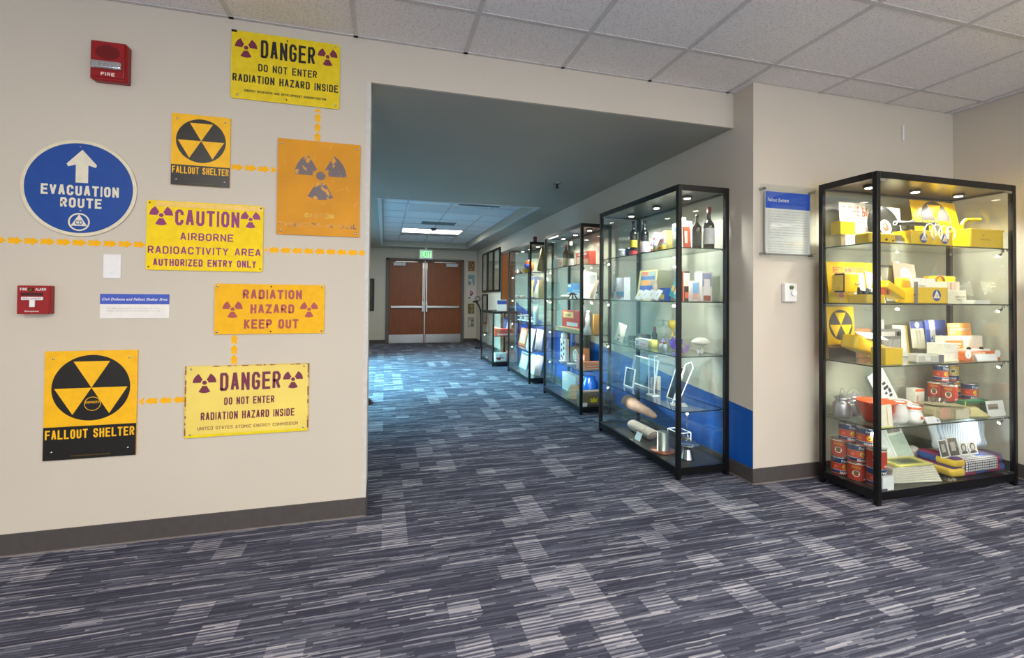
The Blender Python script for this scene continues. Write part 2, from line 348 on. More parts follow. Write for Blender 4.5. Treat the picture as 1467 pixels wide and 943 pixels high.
# walls of the front room
bx('wall_left', (-4.2, WL, 0), (XL, WL + .28, CZ + .1), WALL)
bx('wall_header', (XL, WL, HZ), (PX, WL + .02, CZ + .1), WALL)
bx('wall_back', (PX, PY, 0), (RX + .15, PY + .14, CZ + .1), WALL)
bx('wall_right', (RX, -4.2, 0), (RX + .15, PY, CZ + .1), WALL)
bx('wall_corridor_right', (PX, PY + .14, 0), (PX + .13, EY, CZ + .1), WALL)
bx('wall_far', (-1.4, EY, 0), (PX + .13, EY + .12, CZ + .1), WALL)
bx('wall_corridor_left', (-1.12, 9.15, 0), (-1.0, EY, CZ + .1), WALL)
bx('wall_lobby_far', (LX, 9.15, 0), (-1.12, 9.27, CZ + .1), WALL)
# lobby wall with a window opening
bx('wall_lobby_left', (LX - .12, WL + .28, 0), (LX, 5.4, CZ + .1), WALL)
bx('wall_lobby_sill', (LX - .12, 5.4, 0), (LX, 9.15, .22), WALL)
bx('wall_lobby_head', (LX - .12, 5.4, 2.36), (LX, 9.15, CZ + .1), WALL)
wf = MB()
for y in (5.4, 6.62, 7.85, 9.1): wf.box(LX - .1, y, .22, LX - .02, y + .05, 2.36, BLK)
for z in (.22, 1.0, 2.31): wf.box(LX - .1, 5.4, z, LX - .02, 9.15, z + .05, BLK)
struct(wf.build('window_1'))
bx('window_2', (LX - .07, 5.4, .22), (LX - .06, 9.15, 2.36), GLASS)
# rear and left side of the front room
bx('wall_front_left', (-4.3, -4.2, 0), (-4.2, WL, CZ + .1), WALL)
bx('wall_rear_sill', (-4.2, -4.2, 0), (4.2, -4.08, .2), WALL)
bx('wall_rear_head', (-4.2, -4.2, 2.5), (4.2, -4.08, CZ + .1), WALL)
wf = MB()
for i in range(8): x = -4.2 + i * 1.19; wf.box(x, -4.18, .2, x + .05, -4.1, 2.5, BLK)
wf.box(-4.2, -4.18, 1.0, 4.2, -4.1, 1.05, BLK)
struct(wf.build('window_3'))
# painted blue swoosh on the corridor wall
BLUE = mat((0, 84, 178), .5, var=.03, scale=3, name='blue_paint')
pts = [(PY + .001, .101), (8.12, .101), (8.12, 1.12), (7.868, 1.05), (6.5, .80), (5.065, .705), (4.311, .641), (3.637, .584), (3.212, .535), (2.687, .494), (PY + .001, .474)]
b = MB()
A = [b.bm.verts.new((PX - .0015, y, z)) for y, z in pts]; B_ = [b.bm.verts.new((PX + .0, y, z)) for y, z in pts]
b._fin([b.bm.faces.new(A)] + [b.bm.faces.new((A[i], A[(i + 1) % len(A)], B_[(i + 1) % len(A)], B_[i])) for i in range(len(A))], BLUE)
struct(b.build('trim_1'))
# corridor ceiling with a raised tray
TX0, TX1, TY0, TY1, TZ = -.05, 1.93, 5.83, 11.3, 2.52
cc = MB()
cc.box(XL, WL + .02, HZ, PX, WL + .28, HZ + .3, CEILP)
cc.box(-4.2, WL + .28, HZ, TX0, 12, HZ + .35, CEILP); cc.box(TX1, WL + .28, HZ, PX, 12, HZ + .35, CEILP)
cc.box(TX0, WL + .28, HZ, TX1, TY0, HZ + .35, CEILP); cc.box(TX0, TY1, HZ, TX1, 12, HZ + .35, CEILP)
ccl = struct(cc.build('ceiling_corridor'))
tr = MB()
TRIM = mat((205, 208, 205), .7, name='tray_trim')
for a in ((TX0 - .05, TY0 - .05, HZ - .008, TX1 + .05, TY0, HZ), (TX0 - .05, TY1, HZ - .008, TX1 + .05, TY1 + .05, HZ), (TX0 - .05, TY0, HZ - .008, TX0, TY1, HZ), (TX1, TY0, HZ - .008, TX1 + .05, TY1, HZ)): tr.box(*a, TRIM)
struct(tr.build('trim_2'))
def tiled(name, x0, x1, y0, y1, z, ax, ay, tm, gm, skip=(), wide=()):
    root = struct(MB().box(x0, y0, z + .04, x1, y1, z + .10, gm).build(name))
    P = .61
    mb = MB(); mb.box(.006, .006, 0, P - .006, P - .006, .015, tm); 
    proto = None
    xs = [ax + P * k for k in range(-14, 15)]; ys = [ay + P * k for k in range(-20, 20)]
    for x in xs:
        for y in ys:
            xa, xb, ya, yb = max(x, x0), min(x + P, x1), max(y, y0), min(y + P, y1 if name != 'ceiling' or x < 2.2 else PY)
            if xb - xa < .03 or yb - ya < .03: continue
            if any(sx0 - .01 < x < sx1 and sy0 - .01 < y < sy1 for sx0, sx1, sy0, sy1 in skip): continue
            if xb - xa > P - .01 and yb - ya > P - .01:
                if proto is None: o = proto = mb.build('ceiling_tile', root, (x, y, z))
                else: o = proto.copy(); C.objects.link(o); o.location = (x, y, z)
            else: MB().box(.006, .006, 0, xb - xa - .006, yb - ya - .006, .015, tm).build('ceiling_tile', root, (xa, ya, z))
    g = MB()
    for x in xs:
        if x0 < x < x1: g.box(x - .012, y0, z - .004, x + .012, y1 if name != 'ceiling' or x < 2.3 else PY, z + .03, gm)
    for y in ys:
        if y0 < y < y1: g.box(x0, y - .012, z - .0035, x1, y + .012, z + .03, gm)
    for a in ((x0, y0, x0 + .02, y1), (x1 - .02, y0, x1, y1), (x0, y0, x1, y0 + .02), (x0, y1 - .02, x1 if name != 'ceiling' else PX, y1)): g.box(a[0], a[1], z - .004, a[2], a[3], z + .02, gm)
    g.build('ceiling_grid', root)
    return root
TILE = tile_mat((240, 238, 238), 'acoustic_tile'); TEE = mat((205, 203, 202), .6, name='tee_grid')
FIX = [(-.78, -1.39), (1.66, -1.39), (-2.61, -1.39), (-.17, -3.22)]
def troffer(x, y, z, lx, ly, e, on, label, parts=True, col=(1, .86, .70)):
    t = thing('ceiling_light', label, 'light', (x, y, z))
    f = MB()
    for a in ((0, 0, lx, .03), (0, ly - .03, lx, ly), (0, .03, .03, ly - .03), (lx - .03, .03, lx, ly - .03)): f.box(a[0], a[1], -.006, a[2], a[3], .03, WHITE)
    f.build('frame', t)
    MB().box(.03, .03, .0, lx - .03, ly - .03, .02, LAMP if on else mat((215, 225, 228), .4, name='diffuser_off')).build('diffuser', t)
    if on:
        l = area('ceiling_glow', (x + lx / 2, y + ly / 2, z - .02), (lx - .1, ly - .1), e, col, (0, 0, 0))
    return t
skip = [(-.17 + .61 * i, -.17 + .61 * (i + 2), -1.40, -.79) for i in (-3, 1)] 
# lit troffers of the front room sit behind the camera
skip = [(x, x + 1.22, 2.26 - .61 * k, 2.26 - .61 * (k - 1)) for x, k in ((-2.0, 5), (.44, 5), (2.27, 5), (-2.0, 8), (.44, 8), (2.27, 8))]
cl = tiled('ceiling', -4.2, RX, -4.1, WL, CZ, -.17, 2.26, TILE, TEE, skip)
MB().box(2.276, PY, CZ, PX, WL, CZ + .015, TILE).build('ceiling_tile', cl)
for (x, x1, y, y1), nm in zip(skip, ('front left', 'front middle', 'front right', 'rear left', 'rear middle', 'rear right')):
    troffer(x, y, CZ, 1.22, .61, 30, True, 'lit white ceiling troffer behind the viewer, %s' % nm)
TILE2 = tile_mat((236, 242, 244), 'tray_tile')
tiled('ceiling_tray', TX0, TX1, TY0, TY1, TZ, .30, 6.08, TILE2, TEE, [(.30, 1.52, 9.13, 9.75), (.30, 1.52, 6.68, 7.30)])
troffer(.30, 9.13, TZ, 1.22, .61, 22, True, 'lit ceiling light panel in the corridor tray', col=(.95, 1, .88))
troffer(.30, 6.69, TZ, 1.22, .61, 0, False, 'unlit wide ceiling light panel in the near part of the corridor tray')
def vent(x0, y0, x1, y1, label):
    t = thing('ceiling_vent', label, 'vent', (x0, y0, TZ)); f = MB(); w_, h_ = x1 - x0, y1 - y0; g = mat((120, 128, 130), .6, name='vent_grey')
    for a in ((0, 0, w_, .03), (0, h_ - .03, w_, h_), (0, .03, .03, h_ - .03), (w_ - .03, .03, w_, h_ - .03)): f.box(a[0], a[1], -.01, a[2], a[3], -.002, g)
    f.build('frame', t)
    n = 5
    for i in range(n): MB().box(.03, .05 + i * (h_ - .08) / n, -.012, w_ - .03, .065 + i * (h_ - .08) / n, -.004, g).build('slat', t)
vent(.62, 8.2, 1.22, 8.5, 'small grey slatted ceiling vent in front of the lit corridor panel')
vent(1.0, 6.1, 1.6, 6.55, 'large grey slatted ceiling vent at the near right of the corridor tray')
t = thing('sprinkler_head', 'small dark sprinkler head on the corridor ceiling', 'sprinkler', (1.713, 4.473, HZ))
MB().cyl((0, 0, -.012), (0, 0, 0), .035, WHITE).build('escutcheon', t)
q = MB().cyl((0, 0, -.05), (0, 0, -.012), .008, BLK).cyl((0, 0, -.056), (0, 0, -.05), .02, BLK); q.build('nozzle', t)
t = thing('smoke_detector', 'small round smoke detector beside the lit corridor panel', 'detector', (.9, 9.0, TZ - .004))
MB().lathe([(0, -.05), (.03, -.048), (.055, -.03), (.06, 0), (0, 0)], mat((70, 70, 70), .5)).build('body', t)
# baseboards
def bb(name, a, b, m=BASEB):
    o = MB().box(*a, *b, m, .002, 1)
    (xa, ya, _), (xb, yb, _) = a, b
    o.box(xa - (.006 if yb - ya > xb - xa else 0), ya - (.006 if xb - xa > yb - ya else 0), 0, xb, yb, .007, mat((128, 122, 120), .4, name='toe_strip'))
    return struct(o.build(name))
bb('baseboard_left', (-4.2, WL - .006, 0), (XL, WL, .101))
o = MB().box(XL, WL - .006, 0, XL + .006, WL + .28, .101, BASEB); struct(o.build('baseboard_left_end'))
bb('baseboard_back', (PX, PY - .006, 0), (RX, PY, .101))
bb('baseboard_right', (RX - .006, -4.1, 0), (RX, PY, .101))
bb('baseboard_corridor', (PX - .006, PY - .006, 0), (PX, EY, .101))
bb('baseboard_far', (-1.0, EY - .006, 0), (.02, EY, .101)); bb('baseboard_far', (1.99, EY - .006, 0), (PX, EY, .101))
# metal corner guard at the end of the left wall
struct(MB().box(XL - .022, WL - .0015, .101, XL + .0015, WL, HZ, mat((204, 202, 198), .6)).box(XL, WL - .001, .101, XL + .0015, WL + .03, HZ, mat((204, 202, 198), .6)).build('trim_3'))
# ---- double door at the end of the corridor (door_1, door_2)
FR = mat((96, 94, 88), .5, name='door_frame')
fr = MB()
fr.box(.03, EY - .05, 0, .097, EY + .01, 2.145, FR, .004, 1); fr.box(1.92, EY - .05, 0, 1.985, EY + .01, 2.145, FR, .004, 1)
fr.box(.03, EY - .05, 2.10, 1.985, EY + .01, 2.145, FR, .004, 1); fr.box(.962, EY - .025, 0, 1.003, EY, 2.1, FR); fr.box(.972, EY - .045, 0, .993, EY - .02, 2.1, STEEL)
struct(fr.build('trim_4'))
def leaf(n, x0, x1, hinge):
    d = struct(MB().box(x0, EY - .03, .012, x1, EY + .01, 2.092, WOODM, .003, 1).build('door_%d' % n))
    MB().box(x0 + .01, EY - .034, .015, x1 - .01, EY - .03, .225, STEEL).build('kick_plate', d)
    s = -1 if hinge == 'l' else 1       # lock side sign
    ix, ox = (x1, x0) if hinge == 'l' else (x0, x1)
    a, b_ = sorted((ix + s * .03, ox - s * .05))
    p = MB(); p.box(a, EY - .085, .895, b_, EY - .05, .955, STEEL, .008); 
    for xx in (a + .02, b_ - .05): p.box(xx, EY - .05, .9, xx + .03, EY - .03, .95, STEEL)
    p.build('push_bar', d)
    a, b_ = sorted((ix, ix + s * .05)); MB().box(a, EY - .075, .80, b_, EY - .03, 1.06, STEEL, .008).build('latch_case', d)
    a, b_ = sorted((ix + s * .012, ix + s * .035)); MB().box(a, EY - .05, 1.06, b_, EY - .032, 2.06, STEEL).build('vertical_rod', d)
    MB().box(a - .008, EY - .056, 1.9, b_ + .008, EY - .03, 2.05, STEEL, .004).build('rod_guide', d)
    a, b_ = sorted((ox - s * .1, ox - s * .4)); c = MB().box(a, EY - .1, 1.955, b_, EY - .032, 2.04, mat((205, 205, 208), .4), .006).build('door_closer', d)
    a, b_ = sorted((ox - s * .15, ox - s * .7)); MB().box(a, EY - .07, 2.055, b_, EY - .052, 2.07, STEEL).build('closer_arm', d)
leaf(1, .10, .962, 'l'); leaf(2, 1.003, 1.918, 'r')
# ---- side door in the corridor wall
fr = MB(); X0 = PX - .02
for a in ((8.2, 8.26, 0, 2.12), (9.16, 9.22, 0, 2.12)): fr.box(X0, a[0], a[2], PX, a[1], a[3], FR)
fr.box(X0, 8.2, 2.06, PX, 9.22, 2.12, FR); struct(fr.build('trim_5'))
d = bx('door_3', (PX - .008, 8.26, .01), (PX - .001, 9.16, 2.06), WOODM)
MB().cyl((PX - .06, 8.36, 1.0), (PX - .01, 8.36, 1.0), .012, STEEL).box(PX - .07, 8.35, .99, PX - .055, 8.48, 1.01, STEEL).build('handle', d)
# ================================================================ SIGNS ON THE LEFT WALL
WY = WL - .001
def flatmat(c, rough=.35, **k): return mat(c, rough, **k)
def bolts(t, pts, m, y, r=.006, name='screw'):
    for x, z in pts: MB().lathe([(0, .003), (r * .7, .0025), (r, 0)], m, n=10, M=Matrix.Translation((x, y, z)) @ Matrix.Rotation(R(90), 4, 'X')).build(name, t)
def trefoil(mb, cx, cz, r, y, m, hub=.2, inner=.32, m2=None):
    mb.g += 1
    mb.disc(cx, cz, r * hub, y, m, n=20)
    for a in (30, 150, 270):
        pts = []
        for k in range(9): q = R(a - 30 + 60 * k / 8); pts.append((cx + r * math.cos(q), cz + r * math.sin(q)))
        for k in range(5): q = R(a + 30 - 60 * k / 4); pts.append((cx + r * inner * math.cos(q), cz + r * inner * math.sin(q)))
        mb.poly(pts, y, m2 or m)
def fallout(mb, cx, cz, r, y, blk, yel):
    mb.disc(cx, cz, r, y, blk, n=48)
    for a in (90, 210, 330):
        mb.poly([(cx, cz)] + [(cx + r * .93 * math.cos(R(a + s)), cz + r * .93 * math.sin(R(a + s))) for s in (-30, 30)], y - .0004, yel)
def cdlogo(mb, cx, cz, r, y, ring=(20, 60, 150), tri=(245, 240, 235), cdc=(225, 95, 40)):
    mb.disc(cx, cz, r, y, mat(ring, .5, name='logo_blue'), n=28)
    mb.poly([(cx + r * .93 * math.cos(R(a)), cz + r * .93 * math.sin(R(a))) for a in (90, 210, 330)], y - .0004, mat(tri, .5, name='logo_white'))
    mb.text('CD', cx - r * .3, cz - r * .32, cx + r * .3, cz + r * .12, y - .0008, mat(cdc, .5, name='logo_letters'), .03)
def rounded(w, h, r, x0=0, z0=0, n=5):
    pts = []
    for cx, cz, a in ((w - r, h - r, 0), (r, h - r, 90), (r, r, 180), (w - r, r, 270)):
        for k in range(n + 1): q = R(a + 90 * k / n); pts.append((x0 + cx + r * math.cos(q), z0 + cz + r * math.sin(q)))
    return pts
def sign(name, label, x0, z0, x1, z1, pm, rad=.006, th=.004, gap=.004, cat='sign'):
    t = thing(name, label, cat, (x0, WY, z0)); w, h = x1 - x0, z1 - z0
    MB().prism(rounded(w, h, rad), -gap - th, -gap, pm).build('plate', t)
    MB().box(w * .1, -gap, h * .1, w * .1 + .02, 0.0005, h * .9, BLK).box(w * .9 - .02, -gap, h * .1, w * .9, 0.0005, h * .9, BLK).build('mount', t)
    return t, w, h, -gap - th - .0006
INK = mat((34, 30, 26), .4, name='black_ink'); MAG = mat((140, 40, 110), .45, name='magenta_ink'); MAR = mat((118, 38, 66), .45, name='maroon_ink')
YG = (250, 188, 0)
# danger 1
t, w_, h_, y = sign('danger_sign', 'bright yellow sign reading DANGER DO NOT ENTER in black letters, highest on the left wall', -.777, 2.221, -.25, 2.574, mat((236, 208, 20), .22, coat=.6, name='yellow_enamel'), .012)
m = MB(); m.block('DANGER', .26 * w_, .64 * h_, .76 * w_, .905 * h_, y, INK, 0.15); m.block('DO NOT ENTER', .24 * w_, .435 * h_, .78 * w_, .545 * h_, y, INK, 0.16)
m.block('RADIATION HAZARD INSIDE', .015 * w_, .25 * h_, .985 * w_, .365 * h_, y, INK, 0.17); m.block('ENERGY RESEARCH AND DEVELOPMENT ADMINISTRATION', .12 * w_, .11 * h_, .87 * w_, .145 * h_, y, INK, 0.2)
m.build('lettering', t)
m = MB(); trefoil(m, .13 * w_, .76 * h_, .052, y, MAR); trefoil(m, .88 * w_, .79 * h_, .05, y, MAR); m.build('trefoil_symbols', t)
bolts(t, [(.03, .02), (w_ - .02, .02), (w_ - .02, h_ - .015)], CHROME, y); bolts(t, [(w_ / 2, .02), (w_ / 2, h_ - .02)], BLK, y, .004, 'bolt_hole')
MB().box(0, y - .001, h_ - .01, .025, y + .006, h_ + .001, BLK).build('corner_clip', t)
# fallout signs
def fsign(label, x0, z0, x1, z1, cap, split, tz):
    Yl = mat(YG, .5, name='reflective_yellow'); Bk = mat((28, 26, 24), .35, name='sign_black')
    t, w_, h_, y = sign('fallout_shelter_sign', label, x0, z0, x1, z1, Yl, .002)
    MB().rect(0, 0, w_, h_ * split, y + .0003, Bk).build('black_band', t)
    m = MB(); cz = h_ * (.635 if not cap else .655); fallout(m, w_ / 2, cz, w_ * .425, y, Bk, Yl); m.build('fallout_symbol', t)
    m = MB(); m.block('FALLOUT SHELTER', .02 * w_, tz[0] * h_, .98 * w_, tz[1] * h_, y, Yl, 0.2)
    m.text('NOT TO BE REPRODUCED OR USED WITHOUT DEPARTMENT OF DEFENSE PERMISSION', .3 * w_, .025 * h_, .72 * w_, .036 * h_, y, mat((130, 105, 30), .5), 0)
    if cap:
        cx, cz2, r = .515 * w_, .505 * h_, .09 * w_
        n = 32; 
        for k in range(n):
            a, b2 = 2 * math.pi * k / n, 2 * math.pi * (k + 1) / n
            m.poly([(cx + r * math.cos(a), cz2 + r * math.sin(a)), (cx + r * math.cos(b2), cz2 + r * math.sin(b2)), (cx + r * .93 * math.cos(b2), cz2 + r * .93 * math.sin(b2)), (cx + r * .93 * math.cos(a), cz2 + r * .93 * math.sin(a))], y - .0006, Yl)
        m.block('CAPACITY', cx - r * .85, cz2 + r * .05, cx + r * .85, cz2 + r * .38, y - .0006, Yl, 0.18)
    m.build('lettering', t)
    bolts(t, [(w_ * .09, h_ * .93), (w_ * .91, h_ * .93), (w_ * .09, h_ * .075), (w_ * .91, h_ * .075)], CHROME, y, .005)
fsign('small yellow and black FALLOUT SHELTER sign up the wall, without a capacity circle', -1.034, 1.754, -.774, 2.113, False, .285, (.165, .262))
fsign('large yellow and black FALLOUT SHELTER sign with CAPACITY circle, lowest at left', -1.525, .424, -1.158, .934, True, .303, (.19, .275))
# faded orange sign
t, w_, h_, y = sign('faded_radiation_sign', 'square scratched orange sign with a worn grey trefoil and faded lettering', -.552, 1.527, -.138, 2.035, mat((216, 146, 0), .62, var=.1, scale=5, name='orange_enamel'), .002)
WG = worn((104, 88, 90), (214, 148, 14), 'worn_grey_ink', .58, 30)
WT = worn((105, 90, 80), (214, 148, 14), 'worn_letter_ink', .44, 14)
m = MB(); trefoil(m, .515 * w_, .635 * h_, .130, y, WG, .18, .30); m.build('trefoil_symbol', t)
m = MB(); m.block('CAUTION', .33 * w_, .185 * h_, .68 * w_, .235 * h_, y, worn((214, 180, 40), (214, 148, 14), 'worn_yellow', .5, 20), 0.24); m.block('RADIOACTIVE MATERIAL', .03 * w_, .085 * h_, .96 * w_, .135 * h_, y, WT, 0.24); m.build('lettering', t)
m = MB()
for _ in range(16):
    cx, cz, L, a = random.uniform(.05, .95) * w_, random.uniform(.3, .95) * h_, random.uniform(.008, .04), random.uniform(0, 3.1)
    dx, dz = math.cos(a) * L, math.sin(a) * L; m.poly([(cx, cz), (cx + dx, cz + dz), (cx + dx + .0015, cz + dz - .001), (cx + .002, cz - .0015)], y + .0003, mat((236, 176, 80), .5, name='scratch'))
m.build('scratches', t)
bolts(t, [(.02, .02), (w_ - .02, .02), (.02, h_ - .025), (w_ - .02, h_ - .025)], CHROME, y, .006)
# caution
t, w_, h_, y = sign('caution_sign', 'yellow CAUTION AIRBORNE RADIOACTIVITY AREA sign with magenta letters', -1.133, 1.326, -.6145, 1.67, mat((250, 214, 0), .7, name='caution_yellow'), .012)
m = MB(); m.block('CAUTION', .235 * w_, .655 * h_, .785 * w_, .885 * h_, y, MAG, 0.24); m.block('AIRBORNE', .28 * w_, .44 * h_, .735 * w_, .55 * h_, y, MAG, 0.17)
m.block('RADIOACTIVITY AREA', .015 * w_, .235 * h_, .98 * w_, .345 * h_, y, MAG, 0.17); m.block('AUTHORIZED ENTRY ONLY', .06 * w_, .06 * h_, .94 * w_, .165 * h_, y, MAG, 0.22); m.build('lettering', t)
m = MB(); trefoil(m, .12 * w_, .79 * h_, .05, y, MAG); trefoil(m, .885 * w_, .79 * h_, .046, y, MAG); m.build('trefoil_symbols', t)
MB().rect(.07 * w_, .915 * h_, .985 * w_, .985 * h_, y + .0002, mat((240, 200, 96), .4)).build('faded_strip', t)
bolts(t, [(.012, .015), (w_ - .012, .015), (.012, h_ - .012), (w_ - .012, h_ - .012)], BLK, y, .004, 'bolt_hole')
# keep out
t, w_, h_, y = sign('keep_out_sign', 'long yellow RADIATION HAZARD KEEP OUT sign with rusty red letters', -.832, 1.004, -.312, 1.262, mat((244, 184, 0), .7, name='keepout_yellow'), .006)
RB = mat((170, 70, 66), .45, name='rust_red_ink')
m = MB(); m.block('RADIATION', .245 * w_, .70 * h_, .785 * w_, .89 * h_, y, RB, 0.24); m.block('HAZARD', .315 * w_, .41 * h_, .715 * w_, .595 * h_, y, RB, 0.24); m.block('KEEP OUT', .26 * w_, .105 * h_, .755 * w_, .295 * h_, y, RB, 0.24); m.build('lettering', t)
m = MB(); trefoil(m, .158 * w_, .5 * h_, .046, y, RB); trefoil(m, .855 * w_, .5 * h_, .044, y, RB); m.build('trefoil_symbols', t)
bolts(t, [(.012, .012), (w_ - .012, .012), (.012, h_ - .012), (w_ - .012, h_ - .012)], CHROME, y, .006); bolts(t, [(w_ / 2, .012), (w_ / 2, h_ - .012)], BLK, y, .004, 'bolt_hole')
# danger 2
t, w_, h_, y = sign('rusty_danger_sign', 'pale yellow DANGER sign with maroon letters and rusty edges, lowest on the wall', -.955, .488, -.383, .846, mat((240, 216, 104), .4, coat=.2, var=.08, scale=4, name='pale_enamel'), .003, .005)
m = MB(); m.block('DANGER', .27 * w_, .64 * h_, .76 * w_, .895 * h_, y, MAR, 0.15); m.block('DO NOT ENTER', .305 * w_, .44 * h_, .71 * w_, .545 * h_, y, MAR, 0.16)
m.block('RADIATION HAZARD INSIDE', .125 * w_, .235 * h_, .88 * w_, .345 * h_, y, MAR, 0.17); m.block('UNITED STATES ATOMIC ENERGY COMMISSION', .10 * w_, .1 * h_, .91 * w_, .145 * h_, y, MAR, 0.13); m.build('lettering', t)
m = MB(); trefoil(m, .15 * w_, .765 * h_, .052, y, MAR); trefoil(m, .865 * w_, .77 * h_, .048, y, MAR); m.build('trefoil_symbols', t)
RU = worn((150, 80, 30), (230, 200, 90), 'rust', .5, 40)
m = MB(); m.rect(0, 0, .006, h_, y + .0002, RU); m.rect(w_ - .007, 0, w_, h_, y + .0002, RU); m.rect(.12, h_ - .006, w_, h_, y + .0002, RU); m.build('rusty_edge', t)
MB().rect(.006, 0.001, w_ - .007, .014, y + .0002, mat((238, 214, 20), .3)).build('bottom_strip', t)
bolts(t, [(.025, .015), (w_ - .025, .02), (.025, h_ - .015), (w_ - .025, h_ - .015)], CHROME, y, .005)
# evacuation route
cx, cz, Rr = -1.405, 1.708, .229
t = thing('evacuation_route_sign', 'round blue EVACUATION ROUTE sign with white arrow and cream rim', 'sign', (cx, WY, cz))
MB().prism([(Rr * math.cos(R(a)), Rr * math.sin(R(a))) for a in range(0, 360, 5)], -.008, -.003, mat((226, 218, 190), .4)).build('plate', t)
MB().box(-.02, -.003, -.02, .02, 0, .02, BLK).build('mount', t)
y = -.0086; r = Rr * .935
CRM = mat((228, 222, 200), .4, name='cream_ink')
MB().disc(0, 0, r, y, mat((0, 68, 152), .5, name='sign_blue'), n=64).build('blue_field', t)
y -= .0004
MB().poly([(.035 * r, .86 * r), (.31 * r, .53 * r), (.29 * r, .47 * r), (.15 * r, .52 * r), (.15 * r, .12 * r), (-.08 * r, .12 * r), (-.08 * r, .52 * r), (-.22 * r, .47 * r), (-.25 * r, .53 * r)], y, CRM).build('arrow', t)
MB().block('EVACUATION', -.70 * r, -.17 * r, .73 * r, .06 * r, y, CRM, 0.2).block('ROUTE', -.35 * r, -.44 * r, .41 * r, -.22 * r, y, CRM, 0.2).build('lettering', t)
m = MB(); ec = -.755 * r; n = 32
for k in range(n):
    a, b2 = 2 * math.pi * k / n, 2 * math.pi * (k + 1) / n; q = .2 * r
    m.poly([(q * math.cos(a), ec + q * math.sin(a)), (q * math.cos(b2), ec + q * math.sin(b2)), (q * .84 * math.cos(b2), ec + q * .84 * math.sin(b2)), (q * .84 * math.cos(a), ec + q * .84 * math.sin(a))], y, CRM)
m.poly([(.175 * r * math.cos(R(a)), ec + .175 * r * math.sin(R(a))) for a in (90, 210, 330)], y, CRM)
m.text('CD', -.07 * r, ec - .06 * r, .07 * r, ec + .04 * r, y - .0004, mat((0, 68, 152), .5, name='sign_blue'), .03); m.build('cd_emblem', t)
bolts(t, [(0, .92 * r), (.02 * r, -.5 * r)], CHROME, y, .004)
# arrow stickers
AY = mat((250, 182, 0), .8, name='arrow_yellow'); ordn = 'first second third fourth fifth sixth seventh eighth ninth tenth eleventh twelfth thirteenth fourteenth fifteenth'.split()
def arrows(x0, z0, dx, dz, L, pitch, group, start):
    n = max(1, math.ceil(L / pitch - .25)); sgn = (dx, dz)
    for i in range(n):
        a = i * pitch; e = min(a + pitch * .98, L); hd = pitch * .42
        pts = [(a, .0125), (e - hd, .0125), (e - hd - .004, .021), (e, 0), (e - hd - .004, -.021), (e - hd, -.0125), (a, -.0125), (a + .006, 0)]
        P = [(x0 + u * dx - v * dz, z0 + u * dz + v * dx) for u, v in pts]
        c = (sum(p[0] for p in P) / 8, sum(p[1] for p in P) / 8)
        o = MB().prism([(p[0] - c[0], p[1] - c[1]) for p in P], -.0008, 0, AY).build('arrow_sticker', None, (c[0], WL - .0002, c[1]))
        tag(o, 'yellow arrow sticker, %s from %s' % (ordn[i], start), 'arrow', group)
arrows(-1.99, 1.449, 1, 0, .855, .0615, 'right-pointing arrows left of the caution sign', 'the left of the row running to the caution sign')
arrows(-.09, 1.443, -1, 0, .523, .056, 'left-pointing arrows right of the caution sign', 'the wall corner, pointing left to the caution sign')
arrows(-.772, 1.866, 1, 0, .217, .062, 'arrows from the small fallout sign to the orange sign', 'the small fallout sign, pointing to the orange sign')
arrows(-.36, 2.037, 0, 1, .182, .052, 'arrows up to the top danger sign', 'the top of the orange sign, pointing up')
arrows(-.742, .848, 0, 1, .155, .052, 'arrows up to the keep out sign', 'the rusty danger sign, pointing up')
arrows(-.956, .680, -1, 0, .20, .058, 'arrows from the rusty danger sign to the large fallout sign', 'the rusty danger sign, pointing left')
# fire strobe
RED = mat((150, 14, 22), .35, name='alarm_red')
t = thing('fire_strobe', 'red wall alarm with clear strobe reading FIRE, near the ceiling', 'fire alarm', (-1.355, WY, 2.225))
w_, h_ = .142, .184
MB().prism(rounded(w_, h_, .006), -.045, 0, RED).box(.004, -.052, .012, w_ - .004, -.044, h_ - .006, RED, .006).build('housing', t)
MB().prism([(.07 + .048 * math.cos(R(a)), .13 + .033 * math.sin(R(a))) for a in range(0, 360, 12)], -.054, -.05, mat((110, 10, 16), .3)).build('speaker_grille', t)
g = MB(); g.box(.006, -.066, .048, .128, -.05, .086, mat((205, 205, 210), .12, .8, var=.3, scale=120), .008).build('strobe_lens', t)
MB().block('FIRE', .045, .018, .1, .034, -.0526, mat((250, 225, 220), .5), 0.22).build('lettering', t)
# pull station
t = thing('fire_pull_station', 'small red FIRE ALARM pull station with white T handle', 'fire alarm', (-1.614, WY, 1.11))
w_, h_ = .116, .131
MB().prism(rounded(w_, h_, .004), -.04, 0, RED, ).build('housing', t)
MB().box(.014, -.0415, .085, .094, -.0395, .098, mat((60, 8, 12), .5)).build('slot', t)
MB().box(.018, -.048, .064, .098, -.04, .079, WHITE, .002).box(.048, -.047, .032, .068, -.04, .066, WHITE, .002).build('pull_handle', t)
m = MB().block('FIRE', .01, .108, .036, .12, -.0406, WHITE, 0.22).text('ALARM', .066, .108, .106, .12, -.0406, WHITE, .02).text('Simplex', .028, .008, .082, .017, -.0406, WHITE, .01).text('PULL DOWN', .026, .068, .092, .075, -.0486, RED, .01); m.build('lettering', t)
MB().cyl((.052, -.046, .112), (.052, -.04, .112), .008, mat((150, 140, 90), .3, 1)).build('key_lock', t)
# blank plate
t = thing('blank_wall_plate', 'blank white wall plate below the arrow row', 'wall plate', (-1.308, WY, 1.281))
MB().box(0, -.006, 0, .072, 0, .116, WHITE, .002).build('plate', t); bolts(t, [(.036, .03), (.036, .086)], WHITE, -.0062, .003)
